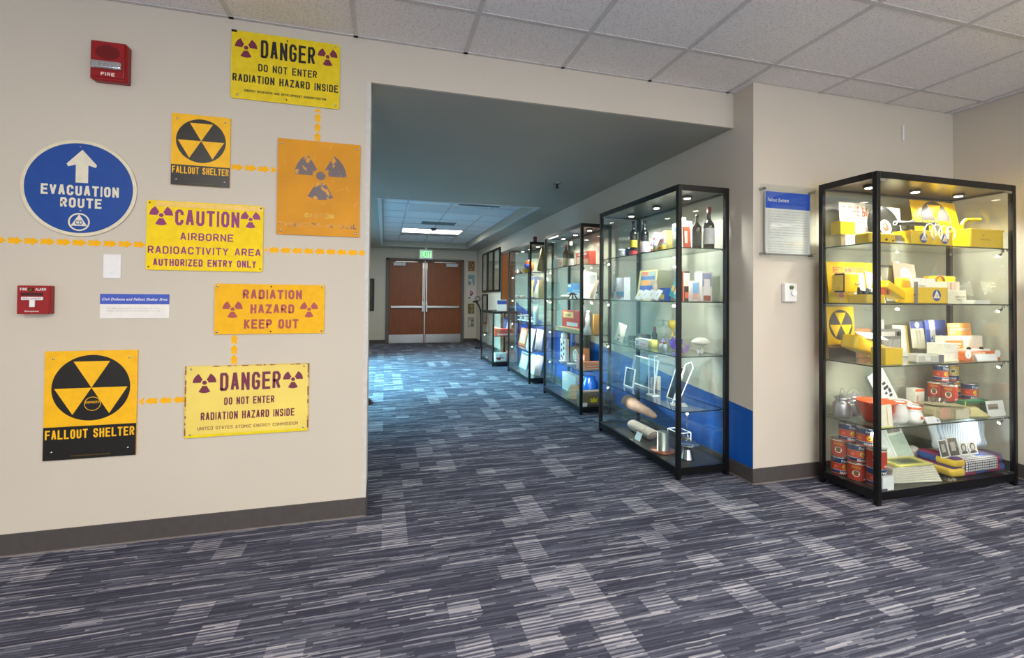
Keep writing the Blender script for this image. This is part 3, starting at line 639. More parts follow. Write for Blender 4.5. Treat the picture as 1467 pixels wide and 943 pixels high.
# placards
def body_text(mb, x0, x1, z1, n, dz, hh, y, m, seed=1):
    rnd = random.Random(seed)
    words = 'the signs and objects on this wall were made for shelters in schools and offices across the country and kept for later use by the staff who cared for them'.split()
    for i in range(n):
        s = ' '.join(rnd.choice(words) for _ in range(11)); e = x1 if i < n - 1 else x0 + (x1 - x0) * .4
        if i == n - 1: s = s[:24]
        mb.text(s, x0, z1 - i * dz - hh, e, z1 - i * dz, y, m, 0)
GT = mat((150, 150, 155), .7, name='grey_text')
t = thing('wall_placard', 'small blue and white placard reading Civil Defense and Fallout Shelter Signs', 'placard', (-1.318, WY, 1.087))
MB().box(0, -.003, 0, .287, 0, .119, PAPER).build('card', t)
MB().rect(0, .069, .287, .119, -.0034, mat((66, 92, 190), .6)).build('header', t)
m = MB(); m.text('Civil Defense and Fallout Shelter Signs', .008, .083, .279, .1, -.0038, WHITE, .02, .25)
m.text('The signs and artifacts on this wall and in the', .027, .045, .245, .052, -.0034, GT, 0); m.text('display cabinets are for exhibition purposes only.', .027, .033, .25, .04, -.0034, GT, 0); m.build('lettering', t)
# placard on the pillar wall
t = thing('acrylic_placard', 'Fallout Shelters text panel behind clear acrylic on the pillar wall', 'placard', (2.35, PY - .001, 1.475))
MB().box(.0, -.034, 0, .465, -.029, .485, ACRY).build('acrylic_sheet', t)
MB().box(.045, -.028, .033, .413, -.022, .44, PAPER).build('card', t)
MB().rect(.045, .33, .413, .44, -.0285, mat((40, 90, 205), .5)).build('header', t)
m = MB(); m.text('Fallout Shelters', .062, .375, .235, .398, -.0288, WHITE, .02, .2); body_text(m, .062, .395, .315, 11, .0175, .008, -.0288, GT, 2); body_text(m, .062, .395, .115, 6, .0165, .008, -.0288, GT, 3); m.build('lettering', t)
for x, z in ((.03, .03), (.435, .03), (.03, .455), (.435, .455)): MB().cyl((x, -.04, z), (x, 0, z), .009, CHROME).build('standoff', t)
t = thing('thermostat', 'small white wall box with a green key knob and a round dial', 'switch', (2.553, PY - .001, 1.19))
MB().box(0, -.03, 0, .1, 0, .122, WHITE, .004).build('housing', t); MB().cyl((.05, -.04, .095), (.05, -.03, .095), .013, mat((96, 110, 70), .4, .6)).build('key_knob', t); MB().cyl((.065, -.045, .06), (.065, -.03, .06), .02, WHITE).build('dial', t)
t = tag(MB().box(0, -.012, 0, .012, 0, .115, WHITE, .002).build('wall_conduit', None, (3.646, PY - .001, 2.375)), 'short white vertical cable cover high on the back wall', 'cable cover')
# exit sign
t = thing('exit_sign', 'lit green EXIT sign in a pale frame above the double door', 'sign', (.80, 11.5, 2.11))
m = MB(); 
for a in ((0, 0, .34, .035), (0, .205, .34, .24), (0, .035, .035, .205), (.305, .035, .34, .205)): m.box(a[0], -.03, a[1], a[2], .03, a[3], mat((215, 222, 218), .5))
m.build('frame', t); MB().box(.035, -.024, .035, .305, .024, .205, mat((198, 240, 205), .4, emit=.75)).build('face', t)
MB().block('EXIT', .055, .055, .285, .19, -.0246, mat((20, 190, 70), .4, emit=.9), 0.2).build('lettering', t); MB().box(.14, -.02, .24, .2, .02, .2855, WHITE).build('ceiling_mount', t)
# small pictures on the end wall
cols = [[(150, 105, 60), (190, 150, 100), (70, 45, 25)], [(120, 160, 175), (200, 90, 80), (220, 220, 210)], [(215, 205, 205), (200, 40, 55), (90, 60, 60)], [(120, 100, 60), (90, 110, 60), (170, 150, 110)], [(160, 155, 135), (90, 95, 85), (200, 195, 180)]]
for i, (z1, nm) in enumerate(zip((2.13, 1.765, 1.395, 1.01, .66), ('brown picture print, topmost of the five beside the double door', 'pale blue picture print, second from top beside the double door', 'white and red picture print, middle one of the five beside the double door', 'olive picture print, second lowest beside the double door', 'grey green picture print, lowest beside the double door'))):
    t = thing('wall_print', nm, 'picture', (2.10, EY - .001, z1 - .265), group=None)
    MB().box(0, -.012, 0, .172, 0, .265, mat(cols[i][0], .5)).build('panel', t)
    m = MB(); rnd = random.Random(i)
    for k in range(9):
        a, b2 = rnd.uniform(.01, .11), rnd.uniform(.01, .19); m.rect(a, b2, a + rnd.uniform(.02, .055), b2 + rnd.uniform(.02, .07), -.0125 - k * .0002, mat(cols[i][1 + k % 2], .5))
    m.build('printed_image', t)
t = thing('wall_picture', 'tall dark framed picture on the end wall left of the double door', 'picture', (-.75, EY - .001, .82))
MB().box(0, -.03, 0, .5, 0, .8, BLK, .004).build('frame', t); MB().box(.05, -.033, .05, .45, -.03, .75, mat((60, 66, 40), .4, var=.5, scale=6)).build('print', t)
# three framed panels on the corridor wall + small one
def fpic(y0, y1, z0, z1, label, c):
    t = thing('framed_document', label, 'picture', (PX - .001, y1, z0), (0, 0, R(-90))); w_, h_ = y1 - y0, z1 - z0
    m = MB()
    for a in ((0, 0, w_, .04), (0, h_ - .04, w_, h_), (0, .04, .04, h_ - .04), (w_ - .04, .04, w_, h_ - .04)): m.box(a[0], -.03, a[1], a[2], 0, a[3], BLK)
    m.build('frame', t); MB().box(.04, -.012, .04, w_ - .04, -.002, h_ - .04, mat(c, .5, var=.22, scale=7)).build('print', t); MB().box(.04, -.018, .04, w_ - .04, -.015, h_ - .04, GLASS).build('glazing', t)
fpic(10.5, 11.08, 1.31, 2.24, 'tall black framed document nearest the end wall', (150, 150, 145))
fpic(9.9, 10.47, 1.31, 2.24, 'tall black framed document, middle of the three on the corridor wall', (140, 138, 130))
fpic(9.3, 9.87, 1.31, 2.24, 'tall black framed document nearest the side door', (150, 152, 142))
fpic(10.5, 11.06, .55, 1.26, 'smaller black framed document below the tall ones', (140, 142, 138))
# gooseneck stand
t = thing('gooseneck_stand', 'black floor stand with a curved neck beside the end wall prints', 'stand', (2.17, 10.55, 0))
MB().lathe([(0, .0), (.14, 0), (.14, .02), (.02, .035), (0, .035)], BLK).build('base', t)
MB().tube([(0, 0, .03), (0, 0, .75), (-.01, 0, .88), (-.045, 0, .98), (-.1, 0, 1.05), (-.13, 0, 1.08)], .016, BLK).build('neck', t)
MB().box(-.19, -.05, 1.06, -.08, .05, 1.10, BLK, .01).tube([(-.08 + .06 * math.cos(R(a)), 0, 1.15 + .05 * math.sin(R(a))) for a in range(0, 361, 30)], .008, BLK).build('head', t)
# pedestal table in the lobby, its foot just shows past the wall
t = thing('pedestal_table', 'black disc foot showing past the left wall end in the corridor', 'table', (-.40, 5.45, 0))
MB().lathe([(0, 0), (.26, 0), (.26, .03), (.05, .06), (0, .06)], BLK).build('foot', t); MB().cyl((0, 0, .055), (0, 0, .7), .03, BLK).build('column', t); MB().cyl((0, 0, .7), (0, 0, .725), .22, BLK).build('tabletop', t)
# ================================================================ DISPLAY CASES
SHZ = [.446, .815, 1.186, 1.553]
def spot(loc, tgt, e, size, col=(1, .93, .8), blend=.6, rad=.012):
    l = bpy.data.lights.new('case_beam', 'SPOT'); l.energy = e; l.spot_size = R(size); l.spot_blend = blend; l.color = col; l.shadow_soft_size = rad
    o = bpy.data.objects.new('case_beam', l); C.objects.link(o); o.location = loc
    o.rotation_euler = (Vector(tgt) - Vector(loc)).to_track_quat('-Z', 'Y').to_euler(); return o
def case(label, x0, x1, y0, y1, front, H=1.972, shelves=SHZ, pe=9, se=1.1, npuck=3, minis=True, col=(1, .93, .8), deck=.078):
    t = thing('display_case', label, 'display case', (x0, y0, 0))
    W_, D_ = x1 - x0, y1 - y0; P = .03
    for px_, py_ in ((0, 0), (W_ - P, 0), (0, D_ - P), (W_ - P, D_ - P)):
        p = MB().box(px_, py_, 0, px_ + P, py_ + P, H, BLK, .004).build('post', t)
    MB().box(P, P, .03, W_ - P, D_ - P, deck - .004, BLK).box(P, .004, .03, W_ - P, P, deck, BLK).box(P, D_ - P, .03, W_ - P, D_ - .004, deck, BLK).box(.004, P, .03, P, D_ - P, deck, BLK).box(W_ - P, P, .03, W_ - .004, D_ - P, deck, BLK).build('plinth', t)
    MB().box(P, P, deck - .004, W_ - P, D_ - P, deck - .001, mat((66, 64, 60), .35, var=.04, name='deck_grey')).build('deck', t)
    MB().box(P, .003, H - .04, W_ - P, P, H, BLK).box(P, D_ - P, H - .04, W_ - P, D_ - .003, H, BLK).box(.003, P, H - .04, P, D_ - P, H, BLK).box(W_ - P, P, H - .04, W_ - .003, D_ - P, H, BLK).build('top_rail', t)
    MB().box(P, P, H - .03, W_ - P, D_ - P, H - .006, DKPANEL).build('top_panel', t)
    g = .005; a, b_ = deck + .002, H - .042
    if front == 'Y':
        MB().box(P + .002, .010, a, W_ / 2 - .002, .010 + g, b_, GLASS).build('glass_door', t); MB().box(W_ / 2 + .002, .010, a, W_ - P - .002, .010 + g, b_, GLASS).build('glass_door', t)
        MB().box(P, D_ - .015, a, W_ - P, D_ - .010, b_, GLASS).build('back_pane', t)
        MB().box(.010, P, a, .010 + g, D_ - P, b_, GLASS).build('side_pane', t); MB().box(W_ - .015, P, a, W_ - .010, D_ - P, b_, GLASS).build('side_pane', t)
        for s in (-1, 1): MB().cyl((W_ / 2 + s * .018, -.006, deck + .02), (W_ / 2 + s * .018, .010, deck + .02), .008, CHROME).build('door_lock', t)
        for xx in (P, W_ - P - .05):
            for z in (a, b_ - .015): MB().box(xx, .004, z, xx + .05, .009, z + .015, CHROME).build('hinge', t)
    else:
        MB().box(.010, P + .002, a, .010 + g, D_ / 2 - .002, b_, GLASS).build('glass_door', t); MB().box(.010, D_ / 2 + .002, a, .010 + g, D_ - P - .002, b_, GLASS).build('glass_door', t)
        MB().box(W_ - .015, P, a, W_ - .010, D_ - P, b_, GLASS).build('back_pane', t)
        MB().box(P, .010, a, W_ - P, .010 + g, b_, GLASS).build('side_pane', t); MB().box(P, D_ - .015, a, W_ - P, D_ - .010, b_, GLASS).build('side_pane', t)
        for s in (-1, 1): MB().cyl((-.006, D_ / 2 + s * .018, deck + .02), (.010, D_ / 2 + s * .018, deck + .02), .008, CHROME).build('door_lock', t)
        for yy in (P, D_ - P - .05): MB().box(.004, yy, a, .009, yy + .05, a + .015, CHROME).build('hinge', t)
    for z in shelves:
        s = MB().box(.018, .018, z - .008, W_ - .018, D_ - .018, z - .0005, SHELFG).build('shelf', t)
        MB().box(.0165, .018, z - .0078, .018, D_ - .018, z - .0008, EDGE).box(W_ - .018, .018, z - .0078, W_ - .0165, D_ - .018, z - .0008, EDGE).box(.018, .0165, z - .0078, W_ - .018, .018, z - .0008, EDGE).box(.018, D_ - .018, z - .0078, W_ - .018, D_ - .0165, z - .0008, EDGE).build('shelf_edge', s)
        for px_, py_ in ((P, P), (W_ - P, P), (P, D_ - P), (W_ - P, D_ - P)):
            MB().ball((px_, py_, z - .012), .008, CHROME, n=1).build('shelf_clip', s)
    for k in range(npuck):
        f = (k + .5) / npuck
        px_, py_ = (W_ * f, D_ * .52) if front == 'Y' else (W_ * .52, D_ * f)
        q = MB().lathe([(.0, H - .030), (.034, H - .030), (.034, H - .046), (.024, H - .046), (.024, H - .042), (0, H - .042)], BLK, px_, py_, 20).build('puck_light', t)
        MB().lathe([(.023, H - .0425), (.021, H - .049), (0, H - .050)], LAMPD, px_, py_, 16).build('lens', q)
        s = spot((x0 + px_, y0 + py_, H - .06), (x0 + px_, y0 + py_, 0), pe, 150, col, .8, .02)
    if minis:
        for z in (list(shelves)[::-1]):
            for side in ((1, -1) if npuck > 2 else (1,)):
                if front == 'Y': px_, py_, dx, dy = (W_ - P - .012, P + .02, -1, .25) if side > 0 else (P + .012, P + .02, 1, .6)
                else: px_, py_, dx, dy = (P + .014, D_ - P - .01, .35, -1) if side > 0 else (P + .014, P + .012, .7, 1)
                n = math.hypot(dx, dy); dx /= n; dy /= n
                zz_ = z - .035
                q = MB().box(px_ - .006, py_ - .006, zz_ + .012, px_ + .006, py_ + .006, zz_ + .026, CHROME).cyl((px_, py_, zz_ + .015), (px_ + dx * .012, py_ + dy * .012, zz_), .0025, CHROME, n=6).cyl((px_ + dx * .008, py_ + dy * .008, zz_ + .002), (px_ + dx * .034, py_ + dy * .034, zz_ - .012), .007, CHROME, r1=.011, n=10).build('post_light', t)
                MB().cyl((px_ + dx * .0335, py_ + dy * .0335, zz_ - .0118), (px_ + dx * .0355, py_ + dy * .0355, zz_ - .0128), .0095, LAMPD, n=10).build('lens', q)
                c = Vector((x0 + px_ + dx * .042, y0 + py_ + dy * .042, zz_ - .017))
                spot(c, c + Vector((dx, dy, -.42)), se, 105, col, .7, .01)
    return t
CA = (2.79, 4.012, 2.034, 2.416); C1 = (1.883, 2.29, 2.659, 3.83); C2 = (1.94, 2.29, 4.365, 5.50); C3 = (1.93, 2.29, 6.076, 7.22); C4 = (1.79, 2.27, 7.70, 8.70)
case('black framed glass display case of civil defense items against the back wall at right', *CA, 'Y', pe=24, se=6.5, col=(1, .96, .84))
case('nearest black framed glass case in the corridor, with bottles, glassware and stone cores', *C1, 'X', pe=19, se=7, col=(.97, 1, .97))
case('second black framed glass case in the corridor, with a red box and a blue jug', *C2, 'X', pe=16, se=5, col=(1, .97, .9))
case('third tall glass case in the corridor, with a leaning board and framed prints', *C3, 'X', pe=16, se=5, col=(1, .96, .9))
case('low black framed glass case in the corridor beyond the tall cases', *C4, 'X', H=.948, shelves=[.52], pe=9, npuck=2, se=2.4, col=(1, .93, .86))

# ================================================================ item builders
def face(rz): return (0, 0, R(rz))
def slab(name, label, cat, x, y, z, w_, h_, c, rz=0, lean=0, rolld=0, th=.004, prints=(), texts=(), logos=(), group=None, rough=.6, syms=()):
    """flat printed thing standing on its lower edge, its face towards local -y"""
    m = MB(); m.box(-w_ / 2, -th, 0, w_ / 2, 0, h_, c if not isinstance(c, tuple) else mat(c, rough)); y_ = -th - .0004
    for k, (a, b2, c2, d, cc_) in enumerate(prints): m.rect(-w_ / 2 + a * w_, b2 * h_, -w_ / 2 + c2 * w_, d * h_, y_ - k * .00012, cc_ if not isinstance(cc_, tuple) else mat(cc_, rough))
    y_ -= .0006 + len(prints) * .00012
    for (s, a, b2, c2, d, cc_) in texts: m.text(s, -w_ / 2 + a * w_, b2 * h_, -w_ / 2 + c2 * w_, d * h_, y_ - .0002, mat(cc_, .6), .015)
    for cx, cz, r, kind, a, b2 in syms:
        if kind == 'fallout': fallout(m, -w_ / 2 + cx * w_, cz * h_, r, y_, a, b2)
        else: trefoil(m, -w_ / 2 + cx * w_, cz * h_, r, y_, a)
    o = m.build(name, None, (x, y, z + abs(math.sin(R(rolld))) * w_ / 2))
    o.rotation_mode = 'XYZ'; o.matrix_world = Matrix.Translation(o.location) @ Matrix.Rotation(R(rz), 4, 'Z') @ Matrix.Rotation(R(-lean), 4, 'X') @ Matrix.Rotation(R(rolld), 4, 'Y')
    return tag(o, label, cat, group)
def carton(name, label, cat, x, y, z, w_, d_, h_, c, rz=0, prints=(), texts=(), top=None, bev=.001, group=None, logos=(), rough=.6, sideprint=None):
    m = MB(); m.box(-w_ / 2, 0, 0, w_ / 2, d_, h_, c if not isinstance(c, tuple) else mat(c, rough), bev, 1); y_ = -.0004
    for k, (a, b2, c2, d, cc_) in enumerate(prints): m.rect(-w_ / 2 + a * w_, b2 * h_, -w_ / 2 + c2 * w_, d * h_, y_ - k * .00012, cc_ if not isinstance(cc_, tuple) else mat(cc_, rough))
    y_ -= .0006 + len(prints) * .00012
    for (s, a, b2, c2, d, cc_) in texts: m.text(s, -w_ / 2 + a * w_, b2 * h_, -w_ / 2 + c2 * w_, d * h_, y_, mat(cc_, .6), .015)
    for cx, cz, r in logos: cdlogo(m, -w_ / 2 + cx * w_, cz * h_, r, y_)
    if top: m.box(-w_ / 2 + .002, .002, h_ - .0005, w_ / 2 - .002, d_ - .002, h_ + .001, mat(top, rough))
    o = m.build(name, None, (x, y, z), face(rz)); return tag(o, label, cat, group)
def bottle(name, label, x, y, z, r, h, c, cap, lab=None, neck=.3, group=None, lab2=None, alpha=None):
    t = thing(name, label, 'bottle', (x, y, z), group=group); g = mat(c, .08, coat=.5, var=.02, name='bottle_glass') if not alpha else ACRY
    nr = r * .38; sh = h * (1 - neck) - r * .6
    MB().lathe([(0, .004), (r * .8, 0), (r, .006), (r, sh), (r * .93, sh + r * .35), (r * .6, sh + r * .8), (nr, sh + r * 1.3), (nr * .9, h * .97), (nr, h * .97), (nr, h), (0, h)], g, n=20).build('glass_body', t)
    MB().lathe([(nr * 1.12, h * .86 if cap[1] else h * .96), (nr * 1.15, h * 1.003), (0, h * 1.004)], mat(cap[0], .4), n=16).build('cap', t)
    if lab:
        c_, a, b2 = lab; MB().lathe([(r * 1.012, h * a), (r * 1.012, h * b2)], mat(c_, .6), n=20).build('label_band', t)
    if lab2:
        c_, a, b2 = lab2; MB().lathe([(r * 1.02, h * a), (r * 1.02, h * b2)], mat(c_, .6), n=20).build('label_band', t)
    return t
TINL = mat((190, 190, 192), .25, .9, name='tin_metal')
def tin_proto(kind, r, h):
    nv, rd = mat((28, 52, 108), .45, name='tin_navy'), mat((205, 62, 38), .45, name='tin_red')
    t = thing('food_tin', '', 'tin')
    b1 = [(0, .002), (r * .97, 0), (r, .003), (r, .005)]
    if kind == 'striped':
        p = b1 + [(r, .012), (r, h * .27), (r, h * .29), (r, h * .66), (r, h * .67), (r, h - .006), (r, h - .002), (r * .97, h), (r * .93, h - .003), (0, h - .003)]
        mm = [TINL, TINL, TINL, rd, nv, mat((235, 235, 235), .5), rd, mat((235, 200, 60), .5), nv, TINL, TINL, TINL, TINL]
    elif kind == 'red':
        p = b1 + [(r, .012), (r, h * .9), (r, h * .94), (r, h - .006), (r, h - .002), (r * .97, h), (r * .93, h - .003), (0, h - .003)]
        mm = [TINL, TINL, TINL, rd, mat((188, 60, 40), .45, var=.03, name='tin_brick'), mat((235, 215, 180), .5), rd, TINL, TINL, TINL, TINL]
    else:
        p = b1 + [(r, .012), (r, h * .35), (r, h * .4), (r, h * .9), (r, h - .006), (r, h - .002), (r * .97, h), (r * .93, h - .003), (0, h - .003)]
        mm = [TINL, TINL, TINL, rd, nv, mat((235, 225, 200), .5), mat((225, 190, 60), .5), rd, TINL, TINL, TINL, TINL]
    MB().lathe(p, TINL, n=28, mats=mm).build('tin_body', t)
    m = MB()
    def curved(s, a0, a1, z0, z1, mt, off=.015):     # lettering wrapped on the tin
        vs, fs = glyphs(s, off, 0); ax = min(v[0] for v in vs); bx_ = max(v[0] for v in vs); az = min(v[1] for v in vs); bz = max(v[1] for v in vs)
        V = []
        for v in vs:
            a = R(a0 + (v[0] - ax) / (bx_ - ax) * (a1 - a0)); V.append(m.bm.verts.new(((r + .0006) * math.sin(a), -(r + .0006) * math.cos(a), z0 + (v[1] - az) / (bz - az) * (z1 - z0))))
        out = []
        for f in fs:
            try: out.append(m.bm.faces.new([V[i] for i in f]))
            except ValueError: pass
        m._fin(out, mt)
    def blob(a, z, ra, rz_, mt):
        V = [m.bm.verts.new(((r + .0008) * math.sin(R(a + ra * math.cos(k / 12 * 6.283))), -(r + .0008) * math.cos(R(a + ra * math.cos(k / 12 * 6.283))), z + rz_ * math.sin(k / 12 * 6.283))) for k in range(12)]
        m._fin([m.bm.faces.new(V)], mt)
    wt, yl, gr = mat((240, 238, 232), .5), mat((232, 190, 50), .5), mat((70, 100, 50), .5)
    if kind == 'striped':
        curved('Fresh', 5, 62, h * .73, h * .89, wt); curved('BEANS', -5, 55, h * .1, h * .22, wt, .04); blob(25, h * .48, 16, h * .13, yl); blob(38, h * .5, 9, h * .1, gr); blob(-30, h * .46, 14, h * .09, mat((240, 110, 60), .5))
    elif kind == 'red':
        curved('FOOD', -62, -12, h * .68, h * .82, yl); blob(-38, h * .42, 22, h * .17, wt); blob(-38, h * .47, 16, h * .10, gr); curved('MEAT', 8, 50, h * .1, h * .2, wt)
    else:
        blob(10, h * .62, 24, h * .16, wt); blob(10, h * .64, 15, h * .08, gr); curved('SOUP', -20, 35, h * .12, h * .25, wt, .03)
    m.build('printed_label', t)
    return t
def place(proto, label, loc, rz=0, group=None, used=set()):
    if proto.name in used: o = copy_tree(proto)
    else: used.add(proto.name); o = proto
    o.location = loc; o.rotation_euler = face(rz); o['label'] = label
    if group: o['group'] = group
    return o
YEL = mat((240, 196, 0), .3, coat=.3, var=.03, name='survey_yellow'); YE2 = mat((226, 176, 10), .35, name='amber_yellow')
GRY = mat((120, 118, 116), .45, name='gauge_grey')
def swoop(pts, r, m, n=10): return MB().tube(pts, r, m, n)
S5, S4, S3, S2, S1 = 1.553, 1.186, .815, .446, .078
# ================================================================ RIGHT CASE, top shelf
slab('record_jacket', 'white record jacket with red lettering at the left back of the top shelf', 'record sleeve', 3.12, 2.392, S5, .36, .315, (238, 232, 222), lean=4, texts=[('IF THE BOMB', .05, .70, .97, .92, (225, 90, 60)), ('FALLS', .25, .3, .8, .5, (232, 150, 130))])
slab('record_sleeve', 'plain cream record sleeve behind the black record', 'record sleeve', 3.33, 2.372, S5, .30, .30, (226, 224, 196), lean=3)
t = thing('vinyl_record', 'black vinyl record with a white and brown label leaning on its sleeve', 'record', (3.255, 2.33, S5 + .148), (R(-8), 0, 0))
MB().prism([(.147 * math.cos(R(a)), .147 * math.sin(R(a))) for a in range(0, 360, 5)], -.002, 0, mat((18, 17, 14), .2)).build('disc', t)
q = MB(); [q.prism([(r_ * math.cos(R(a)), r_ * math.sin(R(a))) for a in range(0, 360, 9)], -.0024 - k * .0001, -.002, mat((26 + k * 6, 25 + k * 6, 20 + k * 6), .25)) for k, r_ in enumerate((.14, .12, .1, .08))]; q.build('grooves', t)
MB().disc(.012, 0, .052, -.0034, WHITE, n=30).disc(.012, 0, .03, -.0038, mat((150, 80, 50), .5), n=24).disc(.006, .006, .012, -.0042, WHITE, n=16).build('record_label', t)
carton('acrylic_riser', 'clear acrylic riser block at the left end of the top shelf', 'riser', 2.90, 2.30, S5, .15, .09, .08, ACRY)
slab('text_card', 'white text card in front of the clear riser on the top shelf', 'card', 2.985, 2.27, S5, .10, .085, (240, 240, 236), lean=6, prints=[(.1, .2, .8, .23, (150, 150, 150)), (.1, .4, .85, .43, (150, 150, 150)), (.1, .6, .7, .63, (150, 150, 150))])
carton('dosimeter_box', 'small yellow box standing on the clear riser', 'box', 2.915, 2.31, S5 + .0815, .125, .07, .085, YEL, prints=[(.45, .1, .47, .9, (190, 150, 10))])
t = thing('dosimeter_charger', 'long low yellow instrument with a dial at the left of the top shelf', 'instrument', (3.0, 2.13, S5))
MB().box(-.14, 0, 0, .14, .10, .072, YEL, .014).build('housing', t); MB().cyl((-.005, -.004, .03), (-.005, .001, .03), .008, BLK).cyl((.05, -.004, .025), (.05, .001, .025), .005, BLK).build('port', t)
MB().box(.07, -.002, .02, .13, .002, .06, mat((150, 140, 130), .5)).box(.065, -.014, .002, .135, -.003, .022, PAPER).build('paper_tag', t)
def meter(label, x, y, w_, logo):
    t = thing('survey_meter', label, 'survey meter', (x, y, S5))
    MB().box(-w_ / 2, 0, 0, w_ / 2, .11, .088, YEL, .008).box(-w_ / 2 - .002, -.002, .082, w_ / 2 + .002, .112, .09, YEL, .003).build('housing', t)
    if logo: m = MB(); cdlogo(m, .02, .043, .031, -.003); m.build('emblem', t)
    MB().cyl((-.06, .05, .09), (-.06, .05, .10), .012, BLK).cyl((.0, .06, .09), (.0, .06, .102), .016, BLK).cyl((.05, .06, .09), (.05, .06, .1), .008, mat((200, 40, 30), .4)).build('knobs', t)
    return t
meter('yellow survey meter with a round emblem, left of the middle on the top shelf', 3.215, 2.08, .16, True)
t2 = meter('yellow survey meter with a round emblem under the coiled cable on the top shelf', 3.40, 2.08, .20, True)
t = thing('survey_probe', 'chrome probe lying across the yellow meters with a pale coiled cable', 'probe', (3.10, 2.13, S5 + .137))
MB().cyl((0, 0, 0), (.21, 0, .004), .014, CHROME).build('probe_tube', t)
MB().cyl((-.03, 0, -.001), (.0, 0, 0), .015, BLK).cyl((.21, 0, .004), (.235, 0, .005), .013, BLK).build('end_cap', t)
MB().cyl((.235, 0, .005), (.31, 0, .012), .011, CHROME).ball((.12, 0, .018), .012, CHROME, (2, 1, .6)).ball((.31, 0, .012), .016, CHROME).build('connector', t)
MB().box(.075, -.006, -.034, .085, .006, 0, BLK).box(.245, -.006, -.034, .255, .006, .0, BLK).build('bracket', t)
m = MB()
for k in range(4):
    cx, rr = .17 + k * .055, .05 - k * .004
    m.tube([(cx + rr * math.cos(R(a)), -.066 - .003 * k, -.06 + rr * 1.1 * math.sin(R(a))) for a in range(-60, 241, 20)], .003, mat((225, 222, 200), .5))
m.build('cable', t)
slab('fallout_sign', 'yellow fallout shelter sign leaning at the back right of the top shelf', 'sign', 3.735, 2.285, S5, .44, .36, YEL, lean=10, th=.003, prints=[(0, 0, 1, .16, (40, 38, 36))], texts=[('FALLOUT SHELTER', .03, .03, .97, .12, (240, 195, 20))], syms=[(.5, .60, .145, 'fallout', mat((70, 64, 62), .4), YEL)])
t = thing('survey_meter', 'large yellow box meter with a tall yellow carrying handle, far right of the top shelf', 'survey meter', (3.795, 2.07, S5))
MB().box(-.15, 0, 0, .16, .13, .118, YEL, .008).box(-.153, -.003, .108, .163, .133, .122, YEL, .003).build('housing', t)
swoop([(-.13, .06, .118), (-.13, .06, .15), (-.115, .06, .175), (-.085, .06, .19), (.04, .06, .195)], .012, YEL).build('handle', t)
m = MB(); m.text('RADIOLOGICAL', -.06, .05, .03, .058, -.0006, BLK, 0).text('CD', -.045, .075, -.03, .085, -.0006, BLK, 0); m.build('lettering', t)
# ---- second shelf
slab('radiation_board', 'large yellow board with pink lettering and trefoil, left of the second shelf', 'sign', 3.055, 2.388, S4, .45, .275, (250, 212, 10), lean=5, texts=[('RECOMMENDED', .12, .72, .75, .88, (235, 110, 130))], syms=[(.24, .33, .055, 'tre', mat((232, 110, 140), .5), None)])
carton('acrylic_riser', 'clear acrylic riser under the open yellow latch box', 'riser', 2.93, 2.27, S4, .2, .1, .068, ACRY)
t = thing('latch_box', 'open yellow box with a chrome latch on the second shelf', 'box', (2.93, 2.28, S4 + .0695))
MB().box(-.09, 0, 0, .04, .075, .12, YEL, .006).build('housing', t); MB().box(-.094, -.004, -.002, -.086, .06, .122, BLK).build('gasket', t)
MB().box(-.10, .0, .01, -.094, .07, .11, YEL).build('lid', t); MB().box(.0, -.012, .05, .022, 0, .062, CHROME, .002).cyl((.028, -.008, .056), (.028, 0, .056), .007, BLK).build('latch', t)
slab('text_card', 'tall white card between the yellow latch box and the post on the second shelf', 'card', 3.035, 2.32, S4, .11, .20, (244, 242, 238), lean=8)
t = thing('opened_meter', 'opened yellow survey meter with exposed dark electronics on the second shelf', 'survey meter', (2.985, 2.13, S4))
MB().box(-.15, 0, 0, .0, .12, .055, YEL, .006).build('chassis', t)
m = MB(); rnd = random.Random(4)
for k in range(26): x_, y_, s_ = rnd.uniform(-.14, .08), rnd.uniform(.01, .1), rnd.uniform(.008, .02); m.box(x_, y_, .055, x_ + s_, y_ + s_, .06 + rnd.uniform(.005, .04), rnd.choice([BLK, GRY, mat((205, 90, 40), .5), WHITE, CHROME]), .001, 1)
m.build('components', t)
MB().box(-.09, -.05, 0, .09, .05, .05, YEL, .008, M=Matrix.Translation((.09, .05, .062)) @ Matrix.Rotation(R(26), 4, 'Y')).build('cover', t)
slab('open_booklet', 'white booklet with pinkish print leaning behind the opened meter', 'booklet', 3.14, 2.29, S4, .13, .20, (248, 240, 234), lean=18, rolld=12, prints=[(.1, .1, .6, .4, (235, 190, 170)), (.2, .5, .85, .9, (240, 205, 190))])
slab('dark_framed_photo', 'dark olive framed photograph on the second shelf', 'picture', 3.385, 2.365, S4, .23, .262, mat((112, 104, 62), .3, var=.4, scale=9), lean=6, th=.01, prints=[(0, 0, .05, 1, (60, 55, 50)), (.95, 0, 1, 1, (50, 45, 42)), (0, .94, 1, 1, (70, 66, 55)), (.2, .05, .9, .5, (226, 226, 222))])
slab('pink_magazine', 'salmon pink magazine with a round white emblem, top middle of the second shelf', 'magazine', 3.475, 2.33, S4, .205, .275, (232, 165, 146), lean=10, rolld=5, prints=[(0, 0, 1, .36, (240, 225, 215))], texts=[('WHAT', .42, .74, .66, .79, (70, 70, 70)), ('YOU CAN', .4, .66, .68, .71, (90, 90, 90))], syms=[(.53, .70, .052, 'fallout', mat((236, 232, 224), .6), mat((236, 232, 224), .6))])
t = thing('pouch', 'rounded yellow pouch between the photograph and the yellow case', 'pouch', (3.30, 2.22, S4)); MB().box(-.05, 0, 0, .05, .05, .17, YEL, .02, 3).build('body', t)
t = thing('yellow_open_case', 'open yellow metal case with a blue round emblem, front of the second shelf', 'case', (3.285, 2.062, S4))
